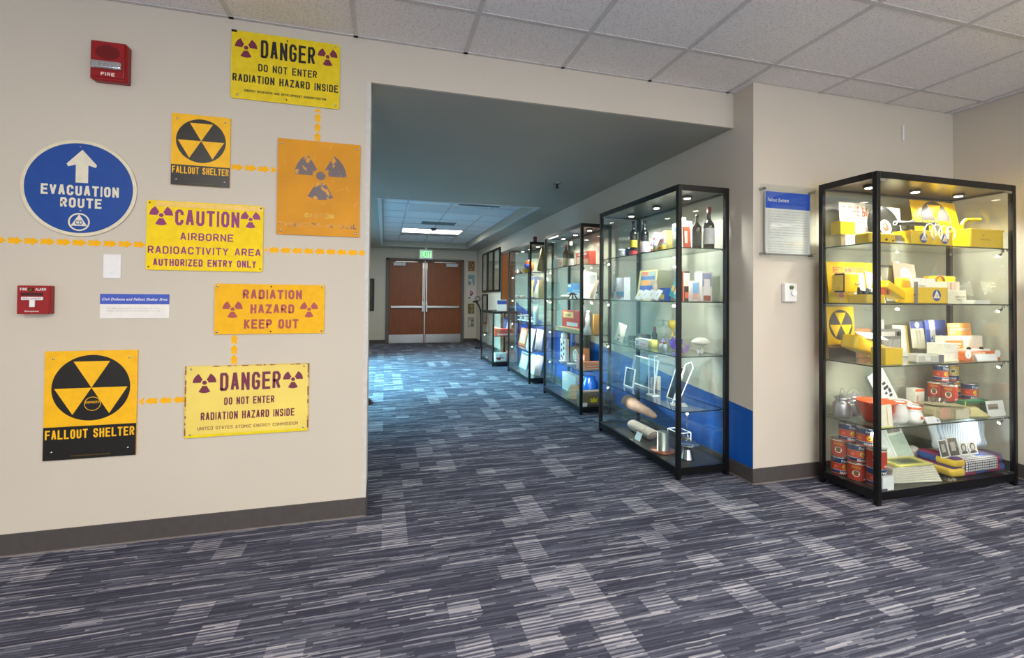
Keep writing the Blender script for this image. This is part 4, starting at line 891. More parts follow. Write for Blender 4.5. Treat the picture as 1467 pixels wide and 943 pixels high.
m = MB(); m.box(-.13, 0, 0, .13, .004, .10, YEL).box(-.13, .104, 0, .13, .108, .10, YEL).box(-.13, 0, 0, -.126, .108, .10, YEL).box(.126, 0, 0, .13, .108, .10, YEL).box(-.13, 0, 0, .13, .108, .004, YEL).box(-.132, -.002, .094, .132, .0, .102, YEL); m.build('case_body', t)
m = MB(); cdlogo(m, .035, .052, .036, -.0005); m.build('emblem', t); MB().box(-.145, -.004, 0, -.132, .01, .135, GRY).box(-.147, -.006, .05, -.13, .01, .062, CHROME).build('strap', t)
slab('white_sheet', 'white sheet standing inside the open yellow case', 'paper', 3.30, 2.11, S4 + .005, .21, .155, (248, 246, 244), lean=8, rolld=2, prints=[(.12, .66, .16, .69, (30, 30, 30))], texts=[('A FACT', .2, .64, .55, .7, (40, 40, 40))])
t = thing('dosimeter_charger', 'yellow rounded instrument with a brown ring handle behind the cream boxes', 'instrument', (3.74, 2.27, S4))
MB().box(-.10, 0, 0, .11, .08, .19, YEL, .012).build('housing', t); MB().lathe([(.034, -.004), (.044, -.004), (.044, .004), (.034, .004), (.034, -.004)], mat((150, 80, 30), .4), n=24, M=Matrix.Translation((-.06, -.006, .15)) @ Matrix.Rotation(R(90), 4, 'X')).build('ring', t)
carton('cream_box', 'larger cream box, lower of two right of the yellow case', 'box', 3.665, 2.16, S4, .175, .09, .088, (226, 218, 196), texts=[('PURIFICATION', .4, .45, .95, .58, (90, 80, 70)), ('TABLETS', .45, .25, .9, .38, (90, 80, 70))])
carton('cream_box', 'small cream and red box, upper of two right of the yellow case', 'box', 3.64, 2.165, S4 + .0885, .12, .07, .058, (236, 214, 190), prints=[(.25, .1, .35, .9, (225, 150, 120)), (.6, .1, .65, .9, (225, 170, 140))])
for k in range(3): tag(MB().box(-.075, 0, 0, .075, .08, .008, PAPER).build('paper_pad', None, (3.77 + k * .004, 2.085, S4 + k * .0086), face(k * 2 - 2)), '%s white paper pad of the low pile at the right of the second shelf' % ('bottom', 'middle', 'top')[k], 'paper pad', 'white pads on the second shelf')
slab('reflection_panel', 'added clear panel imitating a glass reflection at the right end of the second shelf', 'stand', 3.875, 2.22, S4, .15, .19, ACRY, lean=12)  # clear sheet added in place of a reflection in the case glass
# ---- third shelf
slab('fallout_sign', 'yellow fallout shelter sign standing at the left end of the third shelf', 'sign', 2.95, 2.388, S3, .235, .345, YEL, lean=3, th=.003, prints=[(0, 0, 1, .27, (62, 60, 60))], texts=[('FALLOUT SHELTER', .03, .21, .97, .27, (220, 160, 40))], syms=[(.5, .645, .102, 'fallout', mat((72, 66, 64), .4), YEL)])
carton('acrylic_riser', 'clear acrylic riser under the tilted yellow instrument on the third shelf', 'riser', 2.98, 2.2, S3, .25, .12, .03, ACRY)
t = thing('pocket_radiation_meter', 'tilted long yellow instrument case at the left of the third shelf', 'instrument', (2.985, 2.26, S3 + .0955), (0, R(17), 0))
MB().box(-.14, -.05, -.05, .13, .05, .04, YEL, .014).build('housing', t); MB().cyl((.02, -.055, 0), (.02, -.049, 0), .01, GRY).box(.05, -.053, -.01, .09, -.049, .008, CHROME, .002).build('latch', t)
MB().box(.131, -.045, -.045, .14, .045, .035, GRY).build('end_plate', t)
slab('curled_sheet', 'white folded sheet lying on the tilted yellow instrument', 'paper', 3.0, 2.19, S3 + .125, .15, .10, (246, 236, 222), lean=70, rolld=14)
slab('orange_card', 'plain orange card at the back of the third shelf', 'card', 3.155, 2.39, S3, .125, .195, (236, 150, 98), lean=4)
slab('white_card', 'tall plain white card behind the grey radio', 'card', 3.31, 2.395, S3, .07, .255, (240, 240, 238), lean=2)
t = thing('portable_radio', 'grey portable radio with a slotted grille on the third shelf', 'radio', (3.205, 2.25, S3))
MB().box(-.095, 0, 0, .095, .06, .20, GRY, .008).build('housing', t)
for k in range(11): MB().box(-.08 + k * .0145, -.004, .03, -.072 + k * .0145, .001, .135, mat((205, 203, 198), .35, .5)).build('grille_bar', t)
MB().box(-.085, -.003, .155, .03, .001, .185, mat((210, 205, 200), .4)).build('tuning_scale', t); MB().cyl((.065, -.008, .17), (.065, .0, .17), .014, BLK).build('dial', t)
t = thing('yellow_cube_meter', 'small yellow cube meter with a side latch beside the post on the third shelf', 'survey meter', (2.975, 2.07, S3))
MB().box(-.07, 0, 0, .07, .09, .10, YEL, .004).build('housing', t); MB().box(.068, .02, .055, .085, .05, .07, CHROME, .002).tube([(.075, .03, .055), (.085, .03, .035), (.09, .03, .02)], .003, CHROME).build('latch', t)
slab('yellow_edged_booklet', 'white booklet with a yellow edge standing beside the grey radio', 'booklet', 3.465, 2.36, S3, .135, .215, (246, 240, 232), lean=7, rolld=2, prints=[(.88, 0, 1, 1, (240, 196, 70)), (.12, .6, .35, .78, (225, 205, 200))])
carton('acrylic_riser', 'clear acrylic riser below the blue and white pamphlets', 'riser', 3.70, 2.29, S3, .32, .09, .058, ACRY)
slab('blue_header_pamphlet', 'cream pamphlet with a blue header and a white disc', 'pamphlet', 3.60, 2.345, S3 + .0585, .125, .185, (240, 230, 208), lean=6, prints=[(0, .74, 1, 1, (62, 84, 180)), (.15, .1, .17, .65, (170, 160, 150)), (.4, .1, .42, .65, (170, 160, 150)), (.65, .1, .67, .65, (170, 160, 150))], syms=[(.5, .87, .022, 'fallout', WHITE, WHITE)])
slab('blue_band_booklet', 'blue booklet with a broad white band and round emblem on the riser', 'booklet', 3.765, 2.335, S3 + .0585, .205, .195, (84, 104, 200), lean=6, prints=[(.2, 0, .46, 1, (244, 242, 242)), (.46, 0, .8, .45, (240, 238, 240))], syms=[(.34, .3, .026, 'fallout', mat((84, 104, 200), .6), WHITE)])
carton('grey_hand_device', 'light grey hand device with a dark end, front of the third shelf', 'device', 3.28, 2.07, S3, .17, .07, .055, (190, 188, 180), rz=-14, prints=[(.8, .05, 1, .95, (110, 110, 118)), (.3, .3, .5, .8, (225, 222, 214))], bev=.008)
carton('white_storage_box', 'plain white box left of the orange boxes on the third shelf', 'box', 3.575, 2.14, S3, .13, .1, .11, (240, 236, 226), prints=[(0, .45, 1, .47, (214, 205, 190))])
carton('family_kit_box', 'white box with an orange graphic panel on the third shelf', 'box', 3.80, 2.20, S3, .36, .06, .150, (246, 236, 218), prints=[(0, .45, .48, .82, (236, 150, 66)), (.06, .5, .4, .56, (246, 225, 190)), (.06, .62, .42, .7, (246, 225, 190))])
slab('orange_rounded_panel', 'orange panel with white lettering standing on the white and orange box', 'sign', 3.83, 2.245, S3 + .1515, .225, .085, (240, 160, 82), lean=4, texts=[('FAMILY RADIATION', .08, .68, .5, .85, (250, 240, 225)), ('MEASUREMENT', .08, .4, .9, .58, (250, 240, 225)), ('KIT', .08, .12, .3, .3, (250, 240, 225))])
t = thing('orange_kit_tray', 'low orange and white tray of measuring parts on the third shelf', 'tray', (3.80, 2.105, S3))
MB().box(-.16, 0, 0, .18, .08, .055, mat((234, 112, 30), .5), .003, 1).build('tray', t)
MB().box(-.09, -.003, .005, .03, .001, .05, mat((246, 222, 196), .6)).build('front_card', t)
MB().cyl((-.13, -.004, .04), (-.13, .001, .04), .026, WHITE, n=20).cyl((.15, -.004, .04), (.15, .001, .04), .026, WHITE, n=20).build('round_cutouts', t)
MB().box(-.10, .02, .055, .12, .05, .07, WHITE, .003).ball((-.07, .03, .075), .012, BLK).ball((.05, .03, .075), .012, BLK).build('dosimeters', t)
slab('label_card', 'small white label card at the front right of the third shelf', 'label', 3.80, 2.075, S3, .19, .045, (242, 242, 246), lean=20)
for k in range(2): tag(MB().box(-.12, 0, 0, .12, .09, .004, mat((240, 226, 204), .7)).build('flat_leaflet', None, (3.46 + k * .01, 2.09 + k * .03, S3 + k * .0045), face(5 - k * 12)), '%s leaflet of the pair lying flat in front of the pamphlets' % ('lower cream', 'upper cream')[k], 'leaflet', 'leaflets lying flat on the third shelf')
# ---- fourth shelf
ALU = mat((196, 196, 204), .35, .75, name='aluminium')
def milk(label, x, y, s):
    t = thing('milk_canister', label, 'canister', (x, y, S2), face(s * 20))
    MB().lathe([(0, .002), (.05, 0), (.055, .006), (.055, .075), (.048, .09), (.038, .1), (.038, .112), (.042, .115), (0, .115)], ALU, n=24).build('body', t)
    MB().lathe([(.044, .113), (.044, .125), (.03, .132), (.008, .135), (.008, .146), (0, .148)], ALU, n=20).build('lid', t)
    MB().tube([(.05 * math.cos(R(a)), 0, .095 + .085 * math.sin(R(a))) for a in range(0, 181, 15)], .0016, GRY, 6).build('wire_handle', t)
milk('small aluminium canister with a raised wire handle, leftmost on the fourth shelf', 2.893, 2.335, 1)
milk('second small aluminium canister with a wire handle, right of the leftmost one', 3.005, 2.345, -1)
t = thing('orange_bowl', 'large orange plastic bowl on the fourth shelf', 'bowl', (2.965, 2.172, S2))
MB().lathe([(0, .006), (.056, .0), (.068, .02), (.094, .08), (.102, .125), (.109, .13), (.109, .134), (.098, .131), (.09, .082), (.064, .024), (0, .012)], mat((222, 78, 34), .3, coat=.3, name='orange_plastic'), n=40).build('bowl_body', t)
slab('yellow_bordered_leaflet', 'cream leaflet with yellow border beside the corner post on the fourth shelf', 'leaflet', 2.89, 2.062, S2, .11, .135, (250, 246, 226), lean=4, prints=[(0, 0, .05, 1, (232, 226, 120)), (0, 0, 1, .05, (232, 226, 120)), (.6, .1, .66, .9, (244, 170, 130))])
t = thing('enamel_jug', 'white enamel jug with orange trim beside the corner post', 'jug', (3.102, 2.135, S2)); rd = mat((228, 96, 50), .3)
MB().lathe([(0, .002), (.040, 0), (.046, .02), (.044, .08), (.036, .11), (.04, .128), (.034, .126), (.045, .05), (0, .01)], mat((242, 240, 238), .2, coat=.4), n=28).build('jug_body', t)
MB().lathe([(.0405, .12), (.0415, .131), (.036, .131)], rd, n=28).build('rim', t); swoop([(0, .038, .11), (0, .065, .1), (0, .07, .07), (0, .043, .04)], .005, rd).build('handle', t)
t = thing('enamel_mug', 'small white enamel cup with an orange band near the corner post', 'cup', (3.185, 2.105, S2))
MB().lathe([(0, .002), (.04, 0), (.048, .02), (.046, .05), (.037, .075), (.042, .1), (.036, .098), (.04, .04), (0, .01)], mat((242, 240, 238), .2, coat=.4), n=28).build('cup_body', t)
MB().lathe([(.0395, .086), (.0425, .1), (.038, .1)], rd, n=28).build('rim', t); MB().box(-.012, -.0505, .03, .004, -.046, .048, rd).build('orange_mark', t); swoop([(.045, 0, .06), (.065, 0, .055), (.065, 0, .03), (.045, 0, .022)], .004, WHITE).build('handle', t)
t = thing('enamel_basin', 'wide white enamel basin holding a folded cloth on the fourth shelf', 'basin', (3.262, 2.245, S2)); MB().lathe([(0, .004), (.06, 0), (.075, .02), (.108, .085), (.114, .088), (.104, .084), (.07, .022), (0, .01)], mat((232, 232, 236), .25, coat=.4), n=36).build('basin_body', t)
MB().lathe([(.113, .0875), (.1165, .0905), (.111, .0915)], rd, n=36).build('rim', t); MB().ball((0, 0, .085), .085, mat((236, 228, 226), .9, var=.12, scale=25, bump=.6), (1, .8, .35), 3).build('folded_cloth', t)
slab('instruction_sheet', 'slanting white instruction sheet with black print at the back of the fourth shelf', 'paper', 3.36, 2.375, S2 + .01, .16, .25, (240, 240, 242), lean=8, rolld=-26, prints=[(.55, .55, .75, .62, (30, 30, 30)), (.5, .42, .8, .5, (40, 40, 40)), (.45, .3, .6, .36, (30, 30, 30)), (.7, .28, .85, .4, (60, 60, 60)), (.62, .18, .8, .25, (40, 40, 40)), (.3, .92, .6, .95, (120, 120, 120)), (.1, .7, .3, .72, (150, 150, 150))])
slab('grey_spatula', 'thin grey implement leaning over the orange bowl', 'implement', 3.16, 2.37, S2, .03, .19, (120, 130, 140), lean=8, rolld=-62)
carton('orange_topped_box', 'white box with an orange top behind the slanting sheet', 'box', 3.585, 2.33, S2, .085, .06, .145, (246, 236, 226), prints=[(0, .88, 1, 1, (236, 110, 50)), (.15, .2, .3, .7, (242, 180, 140))])
for k, x_ in enumerate((3.615, 3.685)):
    t = thing('metal_cup', ('left', 'right')[k] + ' of two small shiny metal cups behind the canvas bag', 'cup', (x_ + .012, 2.27, S2)); MB().lathe([(0, .002), (.031, 0), (.033, .008), (.033, .1), (.0, .1)], mat((180, 160, 155), .15, .9, var=.2, scale=60), n=20).build('cup_body', t)
carton('acrylic_riser', 'clear acrylic riser holding up the food tins on the fourth shelf', 'riser', 3.82, 2.185, S2, .28, .195, .073, ACRY)
for a_, lst in (('striped', [('navy and red striped food tin, left of the top pair on the fourth shelf', (3.812, 2.345, S2 + .1895), -45), ('navy and red striped food tin, middle rear row on the clear riser', (3.862, 2.35, S2 + .0735), -50), ('navy and red striped food tin, rightmost and nearest on the clear riser', (3.93, 2.245, S2 + .0735), -48)]),
                ('soup', [('yellow and navy food tin, right of the top pair on the fourth shelf', (3.908, 2.345, S2 + .1895), -50), ('brown and yellow food tin behind the rightmost tin on the riser', (3.945, 2.335, S2 + .0735), -50)]),
                ('red', [('orange red food tin, leftmost rear one on the clear riser', (3.766, 2.35, S2 + .0735), -30), ('orange red food tin with a white bowl picture, front left on the clear riser', (3.735, 2.25, S2 + .0735), -25)])):
    pr = tin_proto(a_, .044, .115)
    for lb, lc, rz_ in lst: place(pr, lb, lc, rz_, 'food tins on the fourth shelf')
t = thing('canvas_bag', 'crumpled olive canvas bag and envelope on the fourth shelf', 'bag', (3.505, 2.12, S2))
CAN = mat((166, 156, 120), .9, var=.15, scale=20, bump=.7, name='canvas')
m = MB(); m.box(-.19, -.05, 0, .14, .06, .09, CAN, .02, 3); bmesh.ops.subdivide_edges(m.bm, edges=m.bm.edges[:], cuts=2, use_grid_fill=True)
for v in m.bm.verts: v.co.z *= (1 - .9 * max(0, v.co.x + .02)) ; v.co.z += .006 * math.sin(v.co.x * 60 + v.co.y * 30) if v.co.z > .02 else 0
m.build('bag_body', t); MB().box(-.20, -.055, 0, .08, .05, .006, CAN, M=Matrix.Translation((0, 0, .088)) @ Matrix.Rotation(R(6), 4, 'Y')).build('flap', t)
MB().box(-.15, -.056, .01, -.07, -.05, .075, mat((206, 160, 140), .8), M=Matrix.Rotation(R(6), 4, 'Y')).build('pink_tag', t); MB().box(-.02, -.058, .012, .10, -.051, .07, mat((214, 206, 184), .8)).build('pocket', t)
slab('olive_pouch', 'flat olive envelope lying beside the canvas bag', 'pouch', 3.70, 2.062, S2, .17, .10, mat((170, 160, 112), .9), lean=62, rolld=4, th=.014)
t = thing('green_diorama_box', 'green framed window box on the fourth shelf', 'box', (3.79, 2.125, S2)); gn = mat((30, 110, 78), .45)
m = MB()
for a in ((-.12, 0, .11, .018), (-.12, .082, .11, .10), (-.12, .018, -.09, .082), (.08, .018, .11, .082)): m.box(a[0], 0, a[1], a[2], .045, a[3], gn)
m.build('frame', t); MB().box(-.119, -.001, .0, -.108, 0, .1, mat((220, 190, 70), .5)).build('yellow_stripe', t)
m = MB(); m.box(-.09, .03, .018, .08, .044, .082, mat((150, 130, 90), .6)).ball((-.04, .02, .045), .018, mat((170, 165, 150), .6)).ball((.0, .02, .04), .02, mat((190, 175, 150), .6)).ball((.035, .02, .034), .012, mat((130, 40, 50), .6)).ball((.01, .015, .028), .012, mat((50, 70, 150), .6)); m.build('contents', t)
slab('photo_card', 'white card with a grey photograph at the right end of the fourth shelf', 'card', 3.905, 2.085, S2, .165, .10, (236, 236, 236), lean=10, prints=[(.05, .45, .65, .8, (150, 140, 132)), (.1, .5, .6, .62, (110, 100, 95))])
slab('label_card', 'small white label with a blue mark at the front of the fourth shelf', 'label', 3.285, 2.06, S2, .115, .042, (240, 240, 246), lean=30, prints=[(.8, .2, .92, .5, (90, 100, 190))])
# ---- bottom deck
r_, h_ = .0515, .113
pos = [(2.876, 2.336), (2.884, 2.231), (2.905, 2.127)]; nm = ('rear', 'middle', 'front')
prs = tin_proto('striped', r_, h_); prr = tin_proto('red', r_, h_); prs['label'] = prr['label'] = ''
G = 'stack of food tins at the left of the case floor'
place(prs, 'navy and red striped food tin, rear one of the bottom row', (*pos[0], S1), -48, G); place(prr, 'brick red food tin, middle of the bottom row', (*pos[1], S1), -20, G); place(prs, 'navy and red striped food tin, front one of the bottom row', (*pos[2], S1), -45, G)
place(prr, 'brick red food tin, rear one of the second row', (*pos[0], S1 + h_ + .0005), -24, G); place(prs, 'navy and red striped food tin, middle of the second row', (*pos[1], S1 + h_ + .0005), -46, G); place(prr, 'brick red food tin, front one of the second row', (*pos[2], S1 + h_ + .0005), -14, G)
place(prs, 'navy and red striped food tin, rear one on top of the stack', (2.880, 2.284, S1 + 2 * h_ + .001), -50, G); place(prs, 'navy and red striped food tin, front one on top of the stack', (2.894, 2.179, S1 + 2 * h_ + .001), -62, G)
pr = tin_proto('soup', .045, .1); place(pr, 'orange and yellow food tin just right of the corner post on the case floor', (3.035, 2.2, S1), 0, 'single tins')
slab('label_card', 'white label card on a dark block beside the corner post on the case floor', 'label', 2.895, 2.066, S1, .09, .08, (238, 240, 246), lean=0, th=.02)
t = thing('scrapbook', 'open scrapbook with pasted clippings leaning on the case floor', 'book', (3.30, 2.27, S1 + .03)); t.matrix_world = Matrix.Translation((3.30, 2.265, S1 + .02)) @ Matrix.Rotation(R(-24), 4, 'X') @ Matrix.Rotation(R(-4), 4, 'Y')
MB().box(-.20, -.003, 0, -.002, .004, .275, mat((226, 232, 230), .8)).build('page', t); MB().box(.002, -.003, 0, .165, .004, .275, mat((236, 238, 234), .8)).build('page', t)
m = MB(); m.rect(.02, .03, .16, .2, -.0035, mat((190, 205, 190), .7)); m.rect(.03, .215, .15, .27, -.0035, mat((150, 140, 135), .7, var=.4)); m.disc(-.17, .2, .02, -.0035, mat((80, 80, 90), .7), n=16); m.disc(-.10, .2, .016, -.0035, mat((100, 40, 80), .7), .032, 16)
m.disc(-.09, .11, .008, -.0035, mat((50, 70, 90), .7), .03, 12); m.disc(-.16, .08, .022, -.0035, mat((180, 205, 215), .7), n=14); m.poly([(-.06, .14), (-.03, .12), (-.03, .125)], -.0035, mat((120, 120, 120), .7)); m.build('clippings', t)
prn = MB().box(-.18, -.075, 0, .18, .075, .0125, mat((224, 220, 206), .85, var=.05), .003, 1).build('newspaper'); tag(prn, '', 'newspaper', 'stack of old newspapers')
for k in range(8):
    o = prn if k == 0 else prn.copy()
    if k: C.objects.link(o)
    o.location = (3.195 - .004 * k, 2.165 + .001 * k, S1 + .013 * k); o.rotation_euler = face(-9 + 1.6 * k)
    o['label'] = 'folded newspaper, %s of the fanned stack on the case floor' % (('lowest',) + tuple(x + ' from the bottom' for x in ordn[1:7]) + ('topmost',))[k]
slab('magazine_cover', 'greenish yellow magazine lying on top of the newspaper stack', 'magazine', 3.17, 2.09, S1 + .1045, .30, .13, (202, 196, 110), rz=-4, lean=88, th=.004, prints=[(.2, .2, .85, .85, (120, 125, 90)), (.35, .35, .75, .7, (90, 95, 75))])
def soft(name, label, cat, loc, sx, sy, sz, m, rot=(0, 0, 0), wob=.006):
    q = MB(); q.box(-sx / 2, -sy / 2, 0, sx / 2, sy / 2, sz, m, min(sx, sy, sz) * .45, 5); bmesh.ops.subdivide_edges(q.bm, edges=q.bm.edges[:], cuts=3, use_grid_fill=True)
    for v in q.bm.verts:
        v.co.z += wob * math.sin(v.co.x * 31 + v.co.y * 17) * (v.co.z / sz); v.co.y += wob * math.sin(v.co.x * 23 + v.co.z * 40)
    for f in q.bm.faces: f.smooth = True
    o = q.build(name, None, loc, rot); return tag(o, label, cat)
t = thing('patchwork_quilt', 'folded patchwork quilt with checked and floral patches on the case floor', 'quilt', (3.72, 2.20, S1))
for k, (wd, zz_, mm) in enumerate(((.50, 0, patch()), (.46, .055, patch()))):
    q = MB(); q.box(-wd / 2, -.13, 0, wd / 2, .10, .062, mm, .028, 5); bmesh.ops.subdivide_edges(q.bm, edges=q.bm.edges[:], cuts=2, use_grid_fill=True)
    for v in q.bm.verts: v.co.z += .005 * math.sin(v.co.x * 28 + k)
    for f in q.bm.faces: f.smooth = True
    q.build('fold', t, (0, 0, zz_))
q = MB(); q.box(-.19, -.137, .004, .13, .0, .104, gingham(), .03, 5); q.build('checked_patch', t, (.04, 0, .012))
soft('linen_cloth', 'pinkish white folded cloth between the newspapers and the quilt', 'cloth', (3.52, 2.345, S1), .09, .07, .12, mat((214, 204, 200), .95, var=.06, scale=15))
soft('striped_pillow', 'blue and white striped pillow above the quilt', 'pillow', (3.755, 2.20, S1 + .128), .44, .085, .222, stripes((206, 216, 228), (126, 158, 196), 'ticking_stripe', 48, 'X', .7), (R(-8), 0, 0))
for lb, x_, w2, h2, sty in (('sepia photograph of a standing group, leftmost on the pillow', 3.475, .075, .11, 0), ('dark landscape photograph, second from left on the pillow', 3.565, .095, .12, 0), ('portrait photograph of a woman, third from left on the pillow', 3.655, .07, .085, 1), ('portrait photograph of a woman, rightmost on the pillow', 3.738, .08, .085, 1)):
    m = MB().box(-w2 / 2, -.002, 0, w2 / 2, 0, h2, mat((232, 230, 226), .6)); G2 = mat((90, 84, 80), .6, var=.5, scale=40)
    if sty: m.rect(-w2 / 2 + .006, .01, w2 / 2 - .006, h2 - .008, -.0024, mat((200, 198, 194), .6)).disc(0, h2 * .58, .024, -.0026, mat((45, 42, 42), .6), n=16).disc(0, h2 * .55, .015, -.0028, mat((196, 190, 186), .6), .018, 14).poly([(-w2 / 2 + .006, .01), (w2 / 2 - .006, .01), (.02, h2 * .3), (-.02, h2 * .3)], -.0029, mat((70, 68, 68), .6))
    else: m.rect(-w2 / 2 + .005, .006, w2 / 2 - .005, h2 - .006, -.0024, G2).rect(-w2 / 4, h2 * .3, w2 / 5, h2 * .75, -.0026, mat((175, 170, 165), .6, var=.3, scale=60))
    o = m.build('photograph', None, (x_, 2.115, S1 + .122), (R(-12), 0, 0)); tag(o, lb, 'photograph', 'photographs on the pillow')
# ================================================================ NEAREST CORRIDOR CASE (faces -x)
F = -90
def busy(seed, cols, n=7):
    rnd = random.Random(seed); out = []
    for k in range(n): a, b2 = rnd.uniform(.04, .6), rnd.uniform(.05, .75); out.append((a, b2, min(.96, a + rnd.uniform(.15, .4)), min(.96, b2 + rnd.uniform(.06, .22)), cols[k % len(cols)]))
    return out
bottle('clear_bottle', 'dark bottle with yellow and red labels, farthest in the nearest corridor case', 2.02, 3.47, S5, .033, .30, (22, 20, 14), ((30, 28, 24), False), ((212, 190, 60), .26, .46), lab2=((196, 60, 70), .05, .16))
bottle('beer_bottle', 'black bottle with a pale purple label beside the yellow labelled bottle', 2.10, 3.43, S5, .036, .30, (14, 13, 13), ((20, 20, 20), True), ((176, 170, 190), .12, .42))
t = thing('blue_can', 'small blue can beside the yellow labelled bottle', 'can', (2.02, 3.55, S5)); MB().lathe([(0, 0), (.024, .002), (.026, .004), (.026, .075), (.022, .08), (0, .08)], mat((30, 90, 150), .3), n=18).build('can_body', t)
t = thing('white_jar', 'small white capped jar at the far end of the top shelf', 'jar', (2.02, 3.68, S5)); MB().lathe([(0, 0), (.03, .002), (.03, .06), (.026, .066), (0, .066)], WHITE, n=18).build('jar_body', t); MB().lathe([(.031, .064), (.031, .082), (0, .083)], mat((190, 215, 225), .3), n=18).build('lid', t)
slab('snack_packet', 'white and red printed packet leaning beside the black bottle', 'packet', 2.10, 3.34, S5, .12, .18, (232, 226, 226), F, lean=14, rolld=16, prints=busy(1, [(200, 70, 60), (120, 130, 180), (240, 236, 230)]))
slab('snack_packet', 'orange and blue printed packet in front of the yellow book', 'packet', 2.13, 3.25, S5, .11, .19, (222, 120, 90), F, lean=12, rolld=-8, prints=busy(2, [(236, 226, 215), (90, 120, 190), (220, 70, 50)]))
carton('yellow_book', 'yellow and cream book standing on the top shelf of the nearest corridor case', 'book', 2.13, 3.17, S5, .05, .12, .185, (232, 214, 130), F, prints=[(.2, .1, .8, .9, (236, 232, 214))])
carton('pale_carton', 'pale blue and white carton standing beside the front post', 'carton', 2.17, 3.06, S5, .16, .06, .235, (226, 236, 242), F, prints=[(.1, .72, .9, .86, (110, 170, 205)), (.15, .3, .8, .5, (200, 215, 226))])
t = thing('spice_jar', 'small jar with a yellow label in front of the pale carton', 'jar', (2.06, 3.10, S5)); MB().lathe([(0, 0), (.022, .002), (.022, .06), (.018, .066), (0, .066)], mat((196, 170, 60), .3), n=16).build('jar_body', t); MB().lathe([(.02, .064), (.02, .08), (0, .081)], GRY, n=16).build('lid', t)
t = thing('spice_jar', 'small greenish jar left of the yellow labelled jar', 'jar', (2.04, 3.17, S5)); MB().lathe([(0, 0), (.02, .002), (.02, .05), (.016, .055), (0, .055)], mat((120, 130, 70), .3), n=16).build('jar_body', t); MB().lathe([(.018, .054), (.018, .066), (0, .067)], GRY, n=16).build('lid', t)
carton('slim_carton', 'slim white carton with faint print beside the front post on the top shelf', 'carton', 2.115, 2.93, S5, .05, .04, .25, (228, 222, 212), 0, prints=[(.2, .8, .8, .84, (190, 150, 140)), (.2, .5, .8, .53, (180, 170, 165))])
slab('orange_packet', 'orange red packet left of the dark beer bottle', 'packet', 2.11, 2.88, S5, .055, .175, (218, 84, 44), 0, lean=4, th=.014, prints=[(.1, .3, .5, .8, (240, 226, 210))])
bottle('beer_bottle', 'dark beer bottle with a pale neck label left of the wine bottle', 2.135, 2.80, S5, .031, .245, (18, 14, 12), ((24, 22, 20), False), ((46, 58, 62), .1, .5), lab2=None)
bottle('wine_bottle', 'wine bottle with a white label and dark red capsule', 2.207, 2.765, S5, .0375, .298, (14, 16, 12), ((92, 24, 26), True), ((226, 224, 226), .12, .5), neck=.36)
# second shelf
slab('leaning_booklet', 'red and white booklet at the far end of the second shelf, nearest corridor case', 'booklet', 1.97, 3.745, S4, .06, .20, (214, 190, 188), F, lean=10, rolld=8, prints=busy(3, [(190, 60, 60), (236, 232, 230), (120, 140, 170)]))
carton('tissue_box', 'white and blue printed box at the far end of the second shelf', 'box', 1.97, 3.60, S4, .13, .06, .195, (232, 232, 240), F, prints=[(0, .12, 1, .38, (110, 160, 215)), (.1, .05, .6, .2, (230, 130, 130)), (.3, .5, .8, .8, (242, 226, 230))])
slab('board_game', 'large colourful game sheet with a yellow edge on the second shelf', 'board game', 2.19, 3.56, S4, .28, .265, (236, 218, 140), F, lean=8, prints=[(.1, .05, .95, .95, (150, 170, 160)), (.12, .68, .9, .8, (70, 110, 160)), (.15, .5, .7, .66, (222, 150, 80)), (.12, .3, .92, .48, (50, 90, 170)), (.2, .08, .8, .26, (180, 200, 210)), (.2, .82, .5, .95, (226, 110, 90))])
for k in range(4): slab('photo_card', 'pale grey photo card, %s from the left in the sloping strip of four' % ordn[k], 'card', 1.955, 3.30 - k * .085, S4, .08, .085, (214, 216, 220), F, lean=28, rolld=10, prints=[(.05, .05, .95, .95, (226, 228, 232)), (.35, .35, .65, .7, (220, 196, 60) if k == 0 else (196, 200, 206))], group='strip of four photo cards')
t = thing('figurine', 'pale cone shaped figurine behind the photo cards', 'figurine', (2.12, 3.30, S4)); MB().lathe([(0, 0), (.034, .002), (.03, .05), (.018, .1), (.02, .13), (.006, .16), (0, .162)], mat((214, 200, 180), .5, var=.2), n=18).build('body', t); MB().ball((0, 0, .15), .016, mat((226, 196, 170), .5)).build('head', t)
carton('blue_yellow_box', 'small blue and yellow box beside the pale figurine', 'box', 2.12, 3.20, S4, .08, .05, .10, (44, 88, 176), F, prints=[(.15, .1, .85, .5, (236, 206, 90))]); 
slab('teal_bag', 'teal and yellow printed bag beside the front post on the second shelf', 'bag', 2.16, 3.08, S4 + .0, .15, .21, (70, 160, 170), F, lean=14, rolld=14, th=.02, prints=busy(5, [(226, 200, 90), (60, 120, 200), (236, 226, 200), (200, 110, 90)]))
carton('black_orange_box', 'slim black and orange box beside the front post on the second shelf', 'box', 2.10, 2.87, S4, .055, .05, .215, (32, 30, 30), 0, prints=[(0, .0, .15, 1, (226, 90, 40)), (.1, .5, 1, .95, (210, 190, 170)), (.3, .1, .9, .3, (220, 100, 60))])
carton('blue_pink_box', 'small box with a blue and pink picture, middle of the near end', 'box', 2.125, 2.80, S4, .055, .04, .145, (222, 216, 212), 0, prints=[(.08, .4, .92, .9, (120, 176, 222)), (.08, .08, .92, .4, (222, 170, 160))])
carton('picture_carton', 'taller white carton with a figure picture at the near end of the second shelf', 'box', 2.205, 2.78, S4, .085, .08, .21, (226, 218, 214), 0, prints=[(.05, .5, .95, .95, (150, 160, 190)), (.2, .1, .8, .75, (240, 232, 232)), (.15, .02, .85, .2, (170, 90, 70))])
